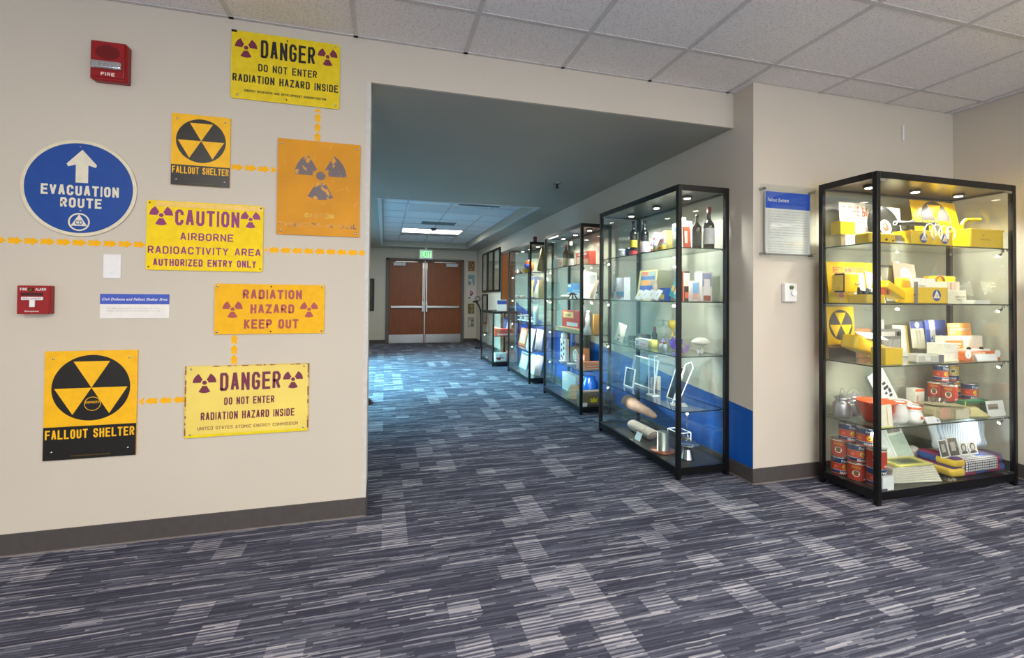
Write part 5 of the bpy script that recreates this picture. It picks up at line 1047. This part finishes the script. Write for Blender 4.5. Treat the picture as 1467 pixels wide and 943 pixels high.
# third shelf
slab('cream_card', 'cream card standing at the far end of the third shelf', 'card', 1.99, 3.66, S3, .15, .155, (240, 230, 208), F, lean=12, rolld=8, prints=[(.3, .28, .5, .36, (120, 110, 90)), (.3, .05, .55, .12, (90, 80, 70))])
t = thing('dark_binoculars', 'dark lumpy camera set at the back of the third shelf', 'camera', (2.16, 3.68, S3)); MB().ball((0, 0, .028), .035, BLK, (1, 1.8, .8)).cyl((-.04, -.02, .03), (.0, -.02, .03), .02, BLK).cyl((-.04, .03, .03), (.0, .03, .03), .02, BLK).build('body', t)
t = thing('folding_camera', 'black camera with a chrome lens behind the white box', 'camera', (2.15, 3.52, S3)); MB().box(-.02, -.07, 0, .03, .07, .08, mat((48, 48, 56), .3), .006).build('body', t); MB().cyl((-.045, 0, .045), (-.02, 0, .045), .026, CHROME).cyl((-.046, 0, .045), (-.044, 0, .045), .018, BLK).build('lens', t)
t = thing('red_capped_bottle', 'small black bottle with a dark red cap behind the white box', 'bottle', (2.18, 3.40, S3)); MB().lathe([(0, 0), (.022, .002), (.022, .09), (.012, .11), (.012, .12), (0, .12)], BLK, n=16).build('bottle_body', t); MB().lathe([(.014, .115), (.014, .15), (0, .152)], mat((90, 24, 34), .4), n=16).build('cap', t)
for k in range(3):
    t = thing('glass_tumbler', 'small clear tumbler, %s of three beside the cream card' % ('farthest', 'middle', 'nearest')[k], 'glass', (1.97, 3.56 - k * .07, S3), group='small tumblers on the third shelf'); MB().lathe([(0, .003), (.020, .001), (.024, .06), (.021, .06), (.018, .006), (0, .006)], ACRY, n=18).build('bowl', t)
carton('white_supply_box', 'low white printed box in the middle of the third shelf', 'box', 2.02, 3.34, S3, .19, .06, .058, (236, 236, 240), F, prints=[(.05, .1, .3, .7, (130, 160, 190)), (.4, .2, .9, .4, (210, 170, 190))])
t = thing('yellow_candle', 'squat yellow candle beside the low white box', 'candle', (2.05, 3.21, S3)); MB().lathe([(0, 0), (.034, .001), (.036, .04), (.03, .062), (0, .06)], mat((222, 218, 120), .4), n=20).build('wax', t)
t = thing('crystal_drop', 'blue and violet pointed glass drop beside the yellow candle', 'glass ornament', (2.08, 3.13, S3)); MB().lathe([(0, 0), (.022, .004), (.028, .03), (.015, .06), (0, .09)], mat((110, 120, 190), .1, coat=1), n=7).build('drop', t)
def goblet(label, x, y, c, z=S3 + .085):
    t = thing('goblet', label, 'goblet', (x, y, z), group='goblets on the clear riser'); MB().lathe([(0, .0), (.028, .001), (.006, .012), (.005, .055), (.012, .062)], c, n=20).build('stem', t); MB().lathe([(.008, .06), (.03, .08), (.034, .105), (.028, .13), (.027, .13), (.032, .105), (.028, .082), (0, .064)], c if c is not ACRY else ACRY, n=20).build('bowl', t)
carton('acrylic_riser', 'wide clear acrylic riser under the goblets', 'riser', 2.16, 3.27, S3, .26, .08, .084, ACRY, F)
goblet('clear goblet, farthest of three on the riser', 2.20, 3.345, ACRY); goblet('clear goblet, middle one of three on the riser', 2.20, 3.26, ACRY); goblet('amber footed goblet, nearest of three on the riser', 2.20, 3.18, mat((206, 176, 60), .15, coat=.6))
for k, (y_, c_) in enumerate(((3.00, (226, 222, 216)), (2.955, (170, 190, 205)))):
    t = thing('vial', ('white vial with a brown cap', 'pale blue vial with a brown cap')[k] + ' near the front post on the third shelf', 'vial', (1.98, y_, S3)); MB().lathe([(0, 0), (.016, .001), (.016, .05), (.01, .056), (0, .056)], mat(c_, .2), n=14).build('vial_body', t); MB().lathe([(.011, .055), (.011, .072), (0, .073)], mat((110, 60, 40), .5), n=12).build('cap', t)
def crystal(label, x, y, n, c, s, seed):
    t = thing('crystal_cluster', label, 'crystal', (x, y, S3)); rnd = random.Random(seed); m = MB(); m.ball((0, 0, .008), .02 * s, mat((150, 145, 150), .6), (1.2, 1.2, .5), 1)
    for k in range(n):
        a, tl, L = rnd.uniform(0, 6.28), rnd.uniform(.1, .8), rnd.uniform(.03, .06) * s; d_ = Vector((math.cos(a) * tl, math.sin(a) * tl, 1)).normalized()
        p0 = Vector((math.cos(a) * .012 * s, math.sin(a) * .012 * s, .004)); m.cyl(p0, p0 + d_ * L * .7, .007 * s, c, n=6); m.cyl(p0 + d_ * L * .7, p0 + d_ * L, .007 * s, c, r1=.0005, n=6)
    m.build('crystals', t)
crystal('tall violet crystal cluster behind the front post', 2.12, 3.02, 9, mat((84, 62, 150), .1, coat=1), 1.7, 3)
crystal('violet and white crystal cluster right of the front post', 2.02, 2.80, 10, mat((140, 110, 170), .12, coat=1), 1.25, 5)
crystal('clear crystal cluster under the white shell bowl', 2.12, 2.735, 8, mat((226, 228, 232), .1, coat=1), .9, 8)
t = thing('shell_bowl', 'white frilled bowl on a clear stand at the near end of the third shelf', 'bowl', (2.165, 2.79, S3)); MB().lathe([(0, 0), (.03, .002), (.006, .01), (.006, .055), (.03, .06)], ACRY, n=20).build('stand', t)
MB().lathe([(0, .06), (.03, .062), (.06, .075), (.066, .086), (.05, .1), (.025, .112), (0, .114)], mat((240, 236, 226), .4, bump=.5), n=24).build('frilled_body', t)
# fourth shelf
ACF = mat((232, 238, 242), .12, coat=.5, name='acrylic_edge')
def eframe(name, label, cat, x, y, w_, h_, b2, fill, lean=10, z=S2, rz=F, th=.012):
    t = thing(name, label, cat, (x, y, z)); t.matrix_world = Matrix.Translation((x, y, z + .001)) @ Matrix.Rotation(R(rz), 4, 'Z') @ Matrix.Rotation(R(-lean), 4, 'X')
    m = MB()
    for a in ((-w_ / 2, 0, w_ / 2, b2), (-w_ / 2, h_ - b2, w_ / 2, h_), (-w_ / 2, b2, -w_ / 2 + b2, h_ - b2), (w_ / 2 - b2, b2, w_ / 2, h_ - b2)): m.box(a[0], -th, a[1], a[2], 0, a[3], ACF)
    m.build('frame', t); MB().box(-w_ / 2 + b2, -th * .6, b2, w_ / 2 - b2, -th * .3, h_ - b2, fill).build('panel', t)
    MB().box(-w_ / 4, 0, 0, w_ / 4, .06, .004, ACRY).build('foot', t, None, (R(lean), 0, 0)); return t
eframe('clear_picture_frame', 'large white edged clear frame at the far side of the fourth shelf', 'frame', 2.14, 3.52, .38, .25, .012, ACRY)
eframe('etched_plaque', 'smaller grey etched plaque in front of the large clear frame', 'plaque', 2.02, 3.53, .15, .16, .008, glass_mat((.45, .52, .56, 1), 'smoked_glass'), 8)
for k in range(3): tag(MB().box(-.012, -.012, 0, .012, .012, .09 + .012 * k, mat([(214, 190, 160), (200, 150, 150), (226, 216, 196)][k], .5), .002).build('small_trophy', None, (2.19, 3.44 - .045 * k, S2)), '%s small pastel block behind the clear frame' % ('farthest', 'middle', 'nearest')[k], 'ornament', 'pastel blocks behind the frame')
t = thing('acrylic_obelisk', 'tall narrow clear acrylic column on the fourth shelf', 'trophy', (2.02, 3.17, S2)); MB().box(-.03, -.045, 0, .03, .045, .012, ACF, .002).build('base', t); MB().box(-.012, -.04, .012, .012, .04, .315, ACRY).box(-.013, -.041, .012, -.009, -.035, .315, ACF).box(-.013, .035, .012, -.009, .041, .315, ACF).box(-.013, -.041, .31, .013, .041, .316, ACF).build('column', t)
eframe('dark_tablet_plaque', 'dark rectangular plaque on a clear easel beside the front post', 'plaque', 2.09, 3.03, .10, .25, .006, mat((30, 34, 38), .2), 20)
t = thing('acrylic_award', 'tall angled clear acrylic award right of the front post', 'award', (2.04, 2.83, S2)); t.rotation_euler = (0, 0, R(-25))
MB().prism([(-.075, 0), (-.035, 0), (.07, .27), (.06, .31), (.02, .295), (-.06, .05)], -.012, .012, ACRY).build('blade', t)
m = MB(); 
for a, b2 in (((-.075, 0), (.02, .295)), ((-.035, 0), (.07, .27)), ((.07, .27), (.06, .31)), ((.06, .31), (.02, .295))): m.cyl((a[0], -.012, a[1]), (b2[0], -.012, b2[1]), .003, ACF, n=6)
m.build('bright_edge', t); MB().box(-.08, -.04, 0, .03, .04, .01, ACF, .002).build('base', t)
# floor of the case
STN = mat((168, 132, 112), .85, var=.25, scale=22, bump=.8, name='pink_stone'); ST2 = mat((190, 172, 160), .85, var=.2, scale=40, bump=.8, name='pale_stone')
t = thing('stone_core', 'pinkish club shaped stone core on a clear riser', 'rock', (2.15, 3.585, S1 + .126)); q = MB()
P = [(-.23, .05, .058), (-.17, .06, .065), (-.08, .045, .055), (0, .032, .044), (.1, .024, .036), (.19, .016, .026), (.215, .014, .012)]
q.lathe([(0, P[0][0] - .03)] + [(p[2], p[0]) for p in P] + [(0, .225)], STN, n=18, M=Matrix.Rotation(R(90), 4, 'X') @ Matrix.Rotation(0, 4, 'Z')); 
for v in q.bm.verts: v.co.z = v.co.z + .045 - (v.co.y * -.06); v.co.x += .004 * math.sin(v.co.y * 50)
q.build('stone', t)
carton('acrylic_riser', 'clear acrylic riser under the pink stone core', 'riser', 2.10, 3.50, S1, .26, .1, .118, ACRY, F)
carton('acrylic_cube', 'clear acrylic cube at the far end of the case floor', 'riser', 2.0, 3.66, S1, .12, .09, .11, ACRY, F)
q = MB(); q.lathe([(0, -.20), (.028, -.195), (.046, -.15), (.047, .05), (.046, .15)], ST2, n=20, M=Matrix.Rotation(R(90), 4, 'X')); q.lathe([(.046, .15), (.0, .155)], ST2, n=20, M=Matrix.Rotation(R(90), 4, 'X'))
for v in q.bm.verts: v.co.y -= (v.co.z) * .9 if v.co.y < -.1 else 0; v.co.x += .003 * math.sin(v.co.y * 60 + v.co.z * 50)
tag(q.build('rock_core', None, (2.05, 3.36, S1 + .047)), 'pale cylindrical rock core with a slanted end lying on the case floor', 'rock')
slab('label_card', 'small folded white label in front of the pale rock core', 'label', 1.945, 3.27, S1, .075, .062, (214, 226, 236), F, lean=24)
t = thing('copper_disc', 'copper coloured disc with a steel cylinder standing on it', 'specimen', (1.988, 2.985, S1)); MB().lathe([(0, .0), (.086, .0), (.088, .006), (.086, .014), (0, .014)], mat((150, 92, 72), .3, .7), n=36).build('disc', t); MB().lathe([(.0, .014), (.04, .014), (.04, .014), (.04, .145), (.04, .145), (.036, .148), (0, .148)], STEEL, n=28).build('steel_cylinder', t)
t = thing('acrylic_box', 'clear edged acrylic box beside the front post on the case floor', 'box', (2.137, 3.0, S1)); m = MB()
for a, b2 in (((-.05, -.07, 0), (-.05, -.07, .14)), ((-.05, .07, 0), (-.05, .07, .14)), ((.05, -.07, 0), (.05, -.07, .14)), ((.05, .07, 0), (.05, .07, .14)), ((-.05, -.07, .14), (-.05, .07, .14)), ((.05, -.07, .14), (.05, .07, .14)), ((-.05, -.07, .14), (.05, -.07, .14)), ((-.05, .07, .14), (.05, .07, .14))): m.cyl(a, b2, .003, ACF, n=6)
m.build('edges', t); MB().box(-.048, -.068, .003, .048, .068, .137, ACRY).build('body', t)
t = thing('decanter_stand', 'silver footed stand with a round tray at the near end of the case floor', 'stand', (2.06, 2.80, S1)); MB().lathe([(0, 0), (.05, .001), (.046, .01), (.03, .07), (.028, .085), (.04, .095), (.04, .102)], CHROME, n=28).build('foot', t); MB().lathe([(0, .10), (.075, .102), (.078, .112), (.07, .108), (0, .106)], CHROME, n=32).build('tray', t)
t = thing('glass_decanter', 'clear glass decanter with a long neck on the silver stand', 'decanter', (2.06, 2.80, S1 + .1095)); MB().lathe([(0, .002), (.03, .0), (.038, .02), (.03, .05), (.012, .075), (.008, .09), (.008, .18), (.012, .2), (.006, .2), (.006, .09), (0, .08)], ACRY, n=24).build('body', t); MB().ball((0, 0, .208), .011, ACF).build('stopper', t)
# ================================================================ SECOND CORRIDOR CASE
K = 'second corridor case'
carton('white_box', 'white box at the far end of the top shelf, ' + K, 'box', 2.02, 5.33, S5, .12, .08, .125, (232, 230, 226), F)
bottle('amber_bottle', 'amber bottle with a cream label and red cap, ' + K, 2.08, 5.12, S5, .034, .285, (120, 60, 16), ((170, 40, 36), True), ((236, 214, 160), .1, .42))
bottle('champagne_bottle', 'dark bottle with a tall white foil neck, ' + K, 2.10, 5.02, S5, .038, .305, (26, 30, 20), ((234, 232, 226), True), ((226, 216, 206), .08, .34), neck=.42)
carton('red_carton', 'red and cream carton on the top shelf, ' + K, 'box', 2.15, 4.80, S5, .36, .08, .165, (206, 84, 66), F, prints=[(.08, .2, .55, .7, (236, 214, 186)), (.6, .15, .95, .5, (226, 170, 130)), (.15, .78, .8, .9, (240, 226, 210))])
slab('blue_poster_box', 'wide sky blue picture box on the second shelf, ' + K, 'poster', 2.2, 5.08, S4, .50, .185, (60, 150, 206), F, lean=4, th=.02, prints=[(0, 0, 1, .42, (226, 232, 238)), (.3, .35, .9, .6, (130, 190, 226)), (.04, .8, .2, .93, (236, 240, 244))])
t = thing('black_model', 'small black footed model in front of the blue picture box', 'model', (2.05, 4.84, S4)); m = MB(); m.box(-.03, -.05, .04, .03, .05, .055, BLK)
for k in range(6): a = k * 1.047; m.cyl((.02 * math.cos(a), .03 * math.sin(a), .045), (.05 * math.cos(a), .09 * math.sin(a), .0), .006, BLK, n=6)
m.cyl((0, 0, .05), (0, 0, .068), .028, BLK); m.build('body', t)
t = thing('cloth_hat', 'crumpled white cap lying left of the small black model', 'cap', (2.04, 5.05, S4)); MB().ball((0, 0, .022), .05, mat((230, 226, 218), .8, bump=.5), (1, 1.9, .5)).build('crown', t); MB().box(-.06, .06, .0, .0, .14, .006, mat((226, 200, 190), .8), .002).build('brim', t)
slab('leaning_sheet', 'broad white sheet leaning at the near end of the second shelf, ' + K, 'paper', 2.16, 4.62, S4, .16, .30, (236, 234, 230), 0, lean=8, rolld=4, prints=[(.2, .55, .9, .9, (190, 194, 198))])
slab('leaning_sheet', 'narrow cream strip leaning before the broad white sheet, ' + K, 'paper', 2.12, 4.50, S4, .04, .22, (236, 214, 196), 0, lean=6, rolld=22)
t = thing('small_ornament', 'tiny white ornament with dark top at the near end of the second shelf', 'ornament', (2.17, 4.47, S4)); MB().lathe([(0, 0), (.022, .002), (.018, .04), (.008, .06), (0, .075)], WHITE, n=14).build('body', t); MB().ball((0, 0, .07), .01, mat((60, 30, 30), .5)).build('top', t)
carton('red_game_box', 'large red box with a cream oval on the third shelf, ' + K, 'box', 2.12, 5.08, S3 + .036, .50, .05, .20, (198, 68, 62), F, prints=[(.08, .55, .7, .9, (236, 200, 110)), (.12, .6, .66, .85, (240, 220, 160)), (.3, .08, .95, .3, (200, 206, 216))], texts=[('GAME', .2, .63, .58, .8, (190, 50, 40))])
carton('flat_tan_box', 'flat tan open box under the red box on the third shelf', 'box', 2.02, 4.93, S3, .75, .16, .035, (196, 176, 140), F)
t = thing('white_figurine', 'white sculpted figurine at the near end of the third shelf, ' + K, 'figurine', (2.09, 4.52, S3)); MB().lathe([(0, 0), (.045, .002), (.04, .05), (.022, .11), (.03, .16), (.018, .2), (.012, .22), (0, .225)], mat((238, 234, 230), .4, bump=.4), n=18).build('body', t); MB().ball((.005, 0, .235), .02, mat((232, 222, 214), .4)).build('head', t)
carton('orange_book', 'orange tan book at the near end of the third shelf, ' + K, 'book', 2.19, 4.50, S3, .075, .03, .21, (214, 160, 84), 0)
t = thing('white_robot_toy', 'white domino like toy with a round head and dark spots, ' + K, 'toy', (2.07, 5.18, S2), face(F)); MB().box(-.085, 0, 0, .085, .05, .26, WHITE, .01).build('body', t); MB().ball((0, .02, .285), .055, WHITE, (1.1, .6, 1)).build('head', t)
m = MB(); 
for a, b2 in ((-.035, .05), (.035, .08), (-.035, .12), (.035, .15), (-.035, .19), (.035, .22)): m.disc(a, b2, .02, -.001, BLK, n=14)
m.build('spots', t); MB().box(-.02, -.003, .0, .02, -.001, .05, mat((210, 60, 50), .5)).build('red_mark', t)
carton('olive_black_box', 'dark olive box behind the wheel emblem crate, ' + K, 'box', 2.22, 5.0, S2, .3, .05, .31, (44, 40, 24), F)
t = thing('wooden_crate', 'brown crate with a white wheel emblem on the fourth shelf', 'crate', (2.10, 4.86, S2), face(F)); MB().box(-.16, 0, 0, .16, .1, .19, mat((140, 96, 60), .7, var=.15), .003, 1).build('crate_body', t)
m = MB(); 
for k in range(8): a = k * .785; m.poly([(.0 + .006 * math.sin(a), .1 - .006 * math.cos(a)), (.06 * math.cos(a) + .006 * math.sin(a), .1 + .06 * math.sin(a) - .006 * math.cos(a)), (.06 * math.cos(a) - .006 * math.sin(a), .1 + .06 * math.sin(a) + .006 * math.cos(a)), (-.006 * math.sin(a), .1 + .006 * math.cos(a))], -.0015, PAPER)
for k in range(24): a, b2 = k * .2618, (k + 1) * .2618; m.poly([(.07 * math.cos(a), .1 + .07 * math.sin(a)), (.07 * math.cos(b2), .1 + .07 * math.sin(b2)), (.055 * math.cos(b2), .1 + .055 * math.sin(b2)), (.055 * math.cos(a), .1 + .055 * math.sin(a))], -.0018, PAPER)
m.build('wheel_emblem', t)
for k, y_ in enumerate((5.03, 4.80)): t = thing('white_saucer', ('far', 'near')[k] + ' white saucer shaped dish in front of the crate', 'dish', (2.01, y_ - .03, S2)); MB().lathe([(0, .003), (.03, .0), (.06, .02), (.062, .024), (.03, .008), (0, .008)], WHITE, n=24).build('dish_body', t)
carton('red_cup_box', 'small red and white box at the near end of the fourth shelf, ' + K, 'box', 2.05, 4.58, S2, .075, .05, .14, (226, 150, 130), 0, prints=[(.1, .6, .9, .9, (236, 226, 220)), (.2, .1, .8, .4, (206, 80, 60))])
for k in range(3): carton('orange_striped_box', '%s flat orange and cream box of the near stack, ' % ('lowest', 'middle', 'topmost')[k] + K, 'box', 2.14 - .006 * k, 4.44 + .01 * k, S2 + .0245 * k, .19, .1, .024, (230, 140, 90), 0, prints=[(.05, .25, .95, .7, (240, 220, 190))], group='flat orange boxes')
carton('grey_wide_box', 'wide pale grey box at the far side of the case floor, ' + K, 'box', 2.13, 5.13, S1, .42, .08, .21, (160, 172, 176), F, top=(190, 198, 200))
t = thing('straw_hat', 'woven tan basket hat on the case floor, ' + K, 'hat', (2.07, 4.80, S1)); MB().lathe([(0, .15), (.055, .14), (.075, .1), (.08, .04), (.1, .01), (.1, 0), (0, 0)], mat((140, 118, 80), .8, var=.3, scale=80, bump=.8), n=24).build('weave', t)
t = thing('metal_case', 'olive tan case with a yellow emblem at the near end of the case floor', 'case', (2.11, 4.43, S1)); MB().box(-.13, 0, 0, .15, .13, .13, mat((120, 108, 80), .5, var=.15), .008).build('body', t); MB().box(-.132, -.002, .10, .152, .132, .135, mat((134, 120, 92), .5), .004).build('lid', t)
MB().poly([(-.02, .03), (.05, .03), (.06, .085), (.035, .06), (.015, .085), (-.005, .06), (-.03, .085)], -.0008, mat((236, 206, 30), .5)).build('emblem', t); tag(MB().box(0, 0, 0, .05, .01, .035, WHITE).build('label_card', None, (1.985, 4.40, S1)), 'small white label beside the corner post on the case floor, ' + K, 'label')
t = thing('blue_jug', 'glossy blue enamel jug behind the olive case', 'jug', (2.185, 4.66, S1)); bl = mat((20, 84, 176), .15, coat=1, name='blue_enamel')
MB().lathe([(0, .0), (.07, .002), (.085, .03), (.09, .12), (.085, .2), (.06, .24), (.062, .27), (0, .265)], bl, n=28).build('body', t); swoop([(0, .06, .24), (0, .11, .22), (0, .115, .14), (0, .085, .08)], .009, bl).build('handle', t)
# ================================================================ THIRD CORRIDOR CASE
K = 'third corridor case'
t = thing('toy_mask', 'orange, yellow and blue toy helmet on the top shelf, ' + K, 'toy', (2.05, 6.50, S5)); MB().ball((0, 0, .10), .10, mat((226, 120, 30), .3), (.8, 1.2, 1)).build('shell', t); MB().ball((-.05, -.02, .06), .06, mat((236, 190, 40), .3), (.8, 1, 1)).build('visor', t); MB().ball((-.06, -.09, .10), .04, mat((40, 70, 180), .3)).build('blue_trim', t)
slab('wooden_board', 'tall wooden board leaning at the near end of the top shelf, ' + K, 'board', 2.15, 6.22, S5, .11, .355, mat((150, 130, 84), .6, var=.15), 0, lean=6, rolld=14, th=.012)
rnd = random.Random(11)
for k in range(3): t = thing('wire_model', '%s small silver wire model on the top shelf, ' % ('farthest', 'middle', 'nearest')[k] + K, 'model', (2.0, 7.05 - k * .16, S5)); MB().ball((0, 0, .03), .028, mat((150, 130, 110), .3, .6, var=.4)).tube([(-.03, -.05, .0), (0, 0, .09), (.02, .05, .01)], .004, CHROME).build('body', t)
slab('blue_bust_print', 'dark blue print with a golden bust on the second shelf, ' + K, 'print', 2.2, 6.78, S4, .42, .33, (40, 60, 120), F, lean=4, prints=[(.3, .05, .62, .35, (206, 170, 90)), (.36, .3, .56, .8, (214, 180, 100)), (.3, .6, .62, .85, (196, 156, 80))])
for k in range(4): tag(MB().ball((0, 0, .02), .03, mat([(226, 220, 214), (214, 130, 110), (230, 226, 220), (200, 170, 150)][k], .5), (1, 1.5, .66), 1).build('small_model', None, (2.0, 6.95 - k * .13, S4)), '%s small pale model in the row before the blue print' % ordn[k], 'model', 'small models before the blue print')
slab('white_leaf', 'folded white sheet beside the cream box, ' + K, 'paper', 2.07, 6.24, S4, .07, .20, (240, 238, 234), 0, lean=5, rolld=18)
carton('cream_tall_box', 'tall cream box at the near end of the second shelf, ' + K, 'box', 2.15, 6.18, S4, .10, .06, .255, (214, 196, 150), 0)
for k, (y_, s_) in enumerate(((6.95, 1), (6.70, 1.2), (6.45, .9))): t = thing('white_ship_model', '%s white ship model on the third shelf, ' % ('farthest', 'middle', 'nearest')[k] + K, 'model', (2.08, y_, S3)); MB().box(-.04, -.09 * s_, .02, .04, .09 * s_, .04, WHITE, .008).ball((0, 0, .06 * s_), .03 * s_, WHITE).lathe([(0, .08 * s_), (.06 * s_, .085 * s_), (.065 * s_, .095 * s_), (0, .105 * s_)], mat((220, 220, 222), .3), n=16).build('hull', t); MB().cyl((0, 0, 0), (0, 0, .025), .01, GRY).cyl((0, .03, .1 * s_), (0, .03, .14 * s_), .004, CHROME).build('mount', t)
t = thing('white_cylinder', 'tall plain white cylinder at the near end of the third shelf, ' + K, 'canister', (2.07, 6.20, S3)); MB().lathe([(0, 0), (.035, .001), (.036, .24), (.03, .25), (0, .25)], WHITE, n=20).build('body', t)
slab('orange_framed_print', 'orange and cream framed print, farthest on the fourth shelf, ' + K, 'print', 2.08, 6.92, S2, .38, .27, (214, 110, 56), F, lean=12, th=.01, prints=[(.12, .12, .88, .88, (240, 206, 170)), (.3, .3, .6, .7, (244, 232, 214))])
slab('white_framed_print', 'white print leaning in the middle of the fourth shelf, ' + K, 'print', 2.08, 6.55, S2, .28, .29, (236, 236, 240), F, lean=12, th=.01, prints=[(.1, .1, .9, .9, (214, 220, 234))])
slab('white_framed_print', 'white framed print at the near end of the fourth shelf, ' + K, 'print', 2.11, 6.22, S2, .10, .29, (226, 226, 230), 0, lean=8, rolld=10, th=.01, prints=[(.12, .06, .88, .94, (240, 240, 242))])
slab('framed_document', 'grey framed document, farthest on the case floor, ' + K, 'document', 2.10, 6.92, S1, .40, .26, (150, 170, 176), F, lean=12, th=.01, prints=[(.1, .08, .9, .8, (206, 218, 220)), (.1, .84, .9, .93, (70, 90, 96))])
slab('framed_document', 'pale blue framed document in the middle of the case floor, ' + K, 'document', 2.10, 6.50, S1, .28, .28, (186, 206, 222), F, lean=12, th=.01, prints=[(.1, .08, .9, .92, (214, 226, 236))])
slab('framed_document', 'tan edged framed document, nearest on the case floor, ' + K, 'document', 2.09, 6.20, S1, .10, .29, (206, 190, 150), 0, lean=8, rolld=14, th=.01, prints=[(.1, .05, .9, .95, (196, 210, 216))])
t = thing('red_ornament', 'small dark red ornament standing on top of the third tall case', 'ornament', (2.02, 6.12, 1.9735)); MB().lathe([(0, 0), (.03, .0), (.024, .03), (.03, .06), (.022, .075), (0, .08)], mat((110, 24, 28), .4), n=16).build('body', t)
# ================================================================ LOW CASE
K = 'low corridor case'
t = thing('sign_holder', 'clear sign holder with a blue and white card standing on the low case', 'sign holder', (1.98, 7.82, .9485)); MB().box(-.09, -.03, 0, .09, .03, .004, ACRY).build('base', t); MB().box(-.085, -.003, .004, .085, 0, .2, PAPER).build('card', t); MB().rect(-.085, .12, .085, .19, -.0036, mat((60, 80, 160), .5)).build('header', t)
t = thing('blue_ornament', 'small dark blue ornament beside the sign holder on the low case', 'ornament', (2.18, 7.9, .9485)); MB().box(-.04, -.02, 0, .04, .02, .05, mat((20, 50, 110), .4), .008).ball((0, 0, .07), .03, mat((20, 50, 110), .4)).build('body', t)
slab('paper_sheet', 'grey sheet leaning on the upper shelf of the low case', 'paper', 2.12, 7.98, .52, .09, .26, (190, 196, 206), 0, lean=6, rolld=16); slab('paper_sheet', 'darker blue grey sheet standing behind the leaning sheet in the low case', 'paper', 2.13, 8.12, .52, .10, .30, (70, 90, 140), 0, lean=6, rolld=4)
carton('red_orange_box', 'bright orange red box on the shelf of the low case', 'box', 2.03, 7.80, .52, .34, .12, .12, (232, 84, 44), 0, prints=[(.1, .1, .9, .3, (240, 200, 180))])
carton('pink_box', 'wide dull pink box at the far side of the low case shelf', 'box', 1.95, 8.3, .52, .5, .1, .11, (200, 140, 124), F)
carton('white_print_box', 'white box with red and black print on the floor of the low case', 'box', 1.97, 7.80, S1, .20, .12, .14, (230, 228, 224), 0, prints=busy(9, [(40, 40, 40), (206, 60, 50), (190, 190, 190)]))
carton('red_disc_box', 'red box with a white corner on the floor of the low case', 'box', 2.16, 7.80, S1, .15, .1, .17, (216, 90, 74), 0, prints=[(.0, .0, .3, 1, (236, 220, 200)), (.4, .3, .8, .7, (236, 140, 120))])

# settle every exhibit inside its case: nothing dips into a shelf or touches the glass
def bounds(o):
    bpy.context.view_layer.update() if False else None
    P = []
    def rec(q, M):
        Mw = M @ q.matrix_basis if q is not o else (q.matrix_basis if q.rotation_mode else q.matrix_basis)
        if q.type == 'MESH':
            bb_ = q.bound_box if False else None
            P.extend(Mw @ v.co for v in q.data.vertices)
        for c in q.children: rec(c, Mw)
    rec(o, Matrix.Identity(4)); return P
for o in list(C.objects):
    if o.parent is not None or not o.get('category') or o['category'] == 'display case' or o.type not in ('MESH', 'EMPTY'): continue
    P = bounds(o)
    if not P: continue
    lo = Vector((min(v.x for v in P), min(v.y for v in P), min(v.z for v in P))); hi = Vector((max(v.x for v in P), max(v.y for v in P), max(v.z for v in P))); c = (lo + hi) / 2
    for x0, x1, y0, y1 in (CA, C1, C2, C3, C4):
        if x0 - .06 < c.x < x1 + .06 and y0 < c.y < y1 and c.z < (.94 if x0 == C4[0] else 1.93):
            for L in ([S1, .52] if x0 == C4[0] else [S1] + SHZ):
                if L - .03 < lo.z < L + .0: o.location.z += L - lo.z + .0003
            e = .017
            if lo.x < x0 + e: o.location.x += x0 + e - lo.x
            elif hi.x > x1 - e: o.location.x -= hi.x - x1 + e
            if lo.y < y0 + e: o.location.y += y0 + e - lo.y
            elif hi.y > y1 - e: o.location.y -= hi.y - y1 + e
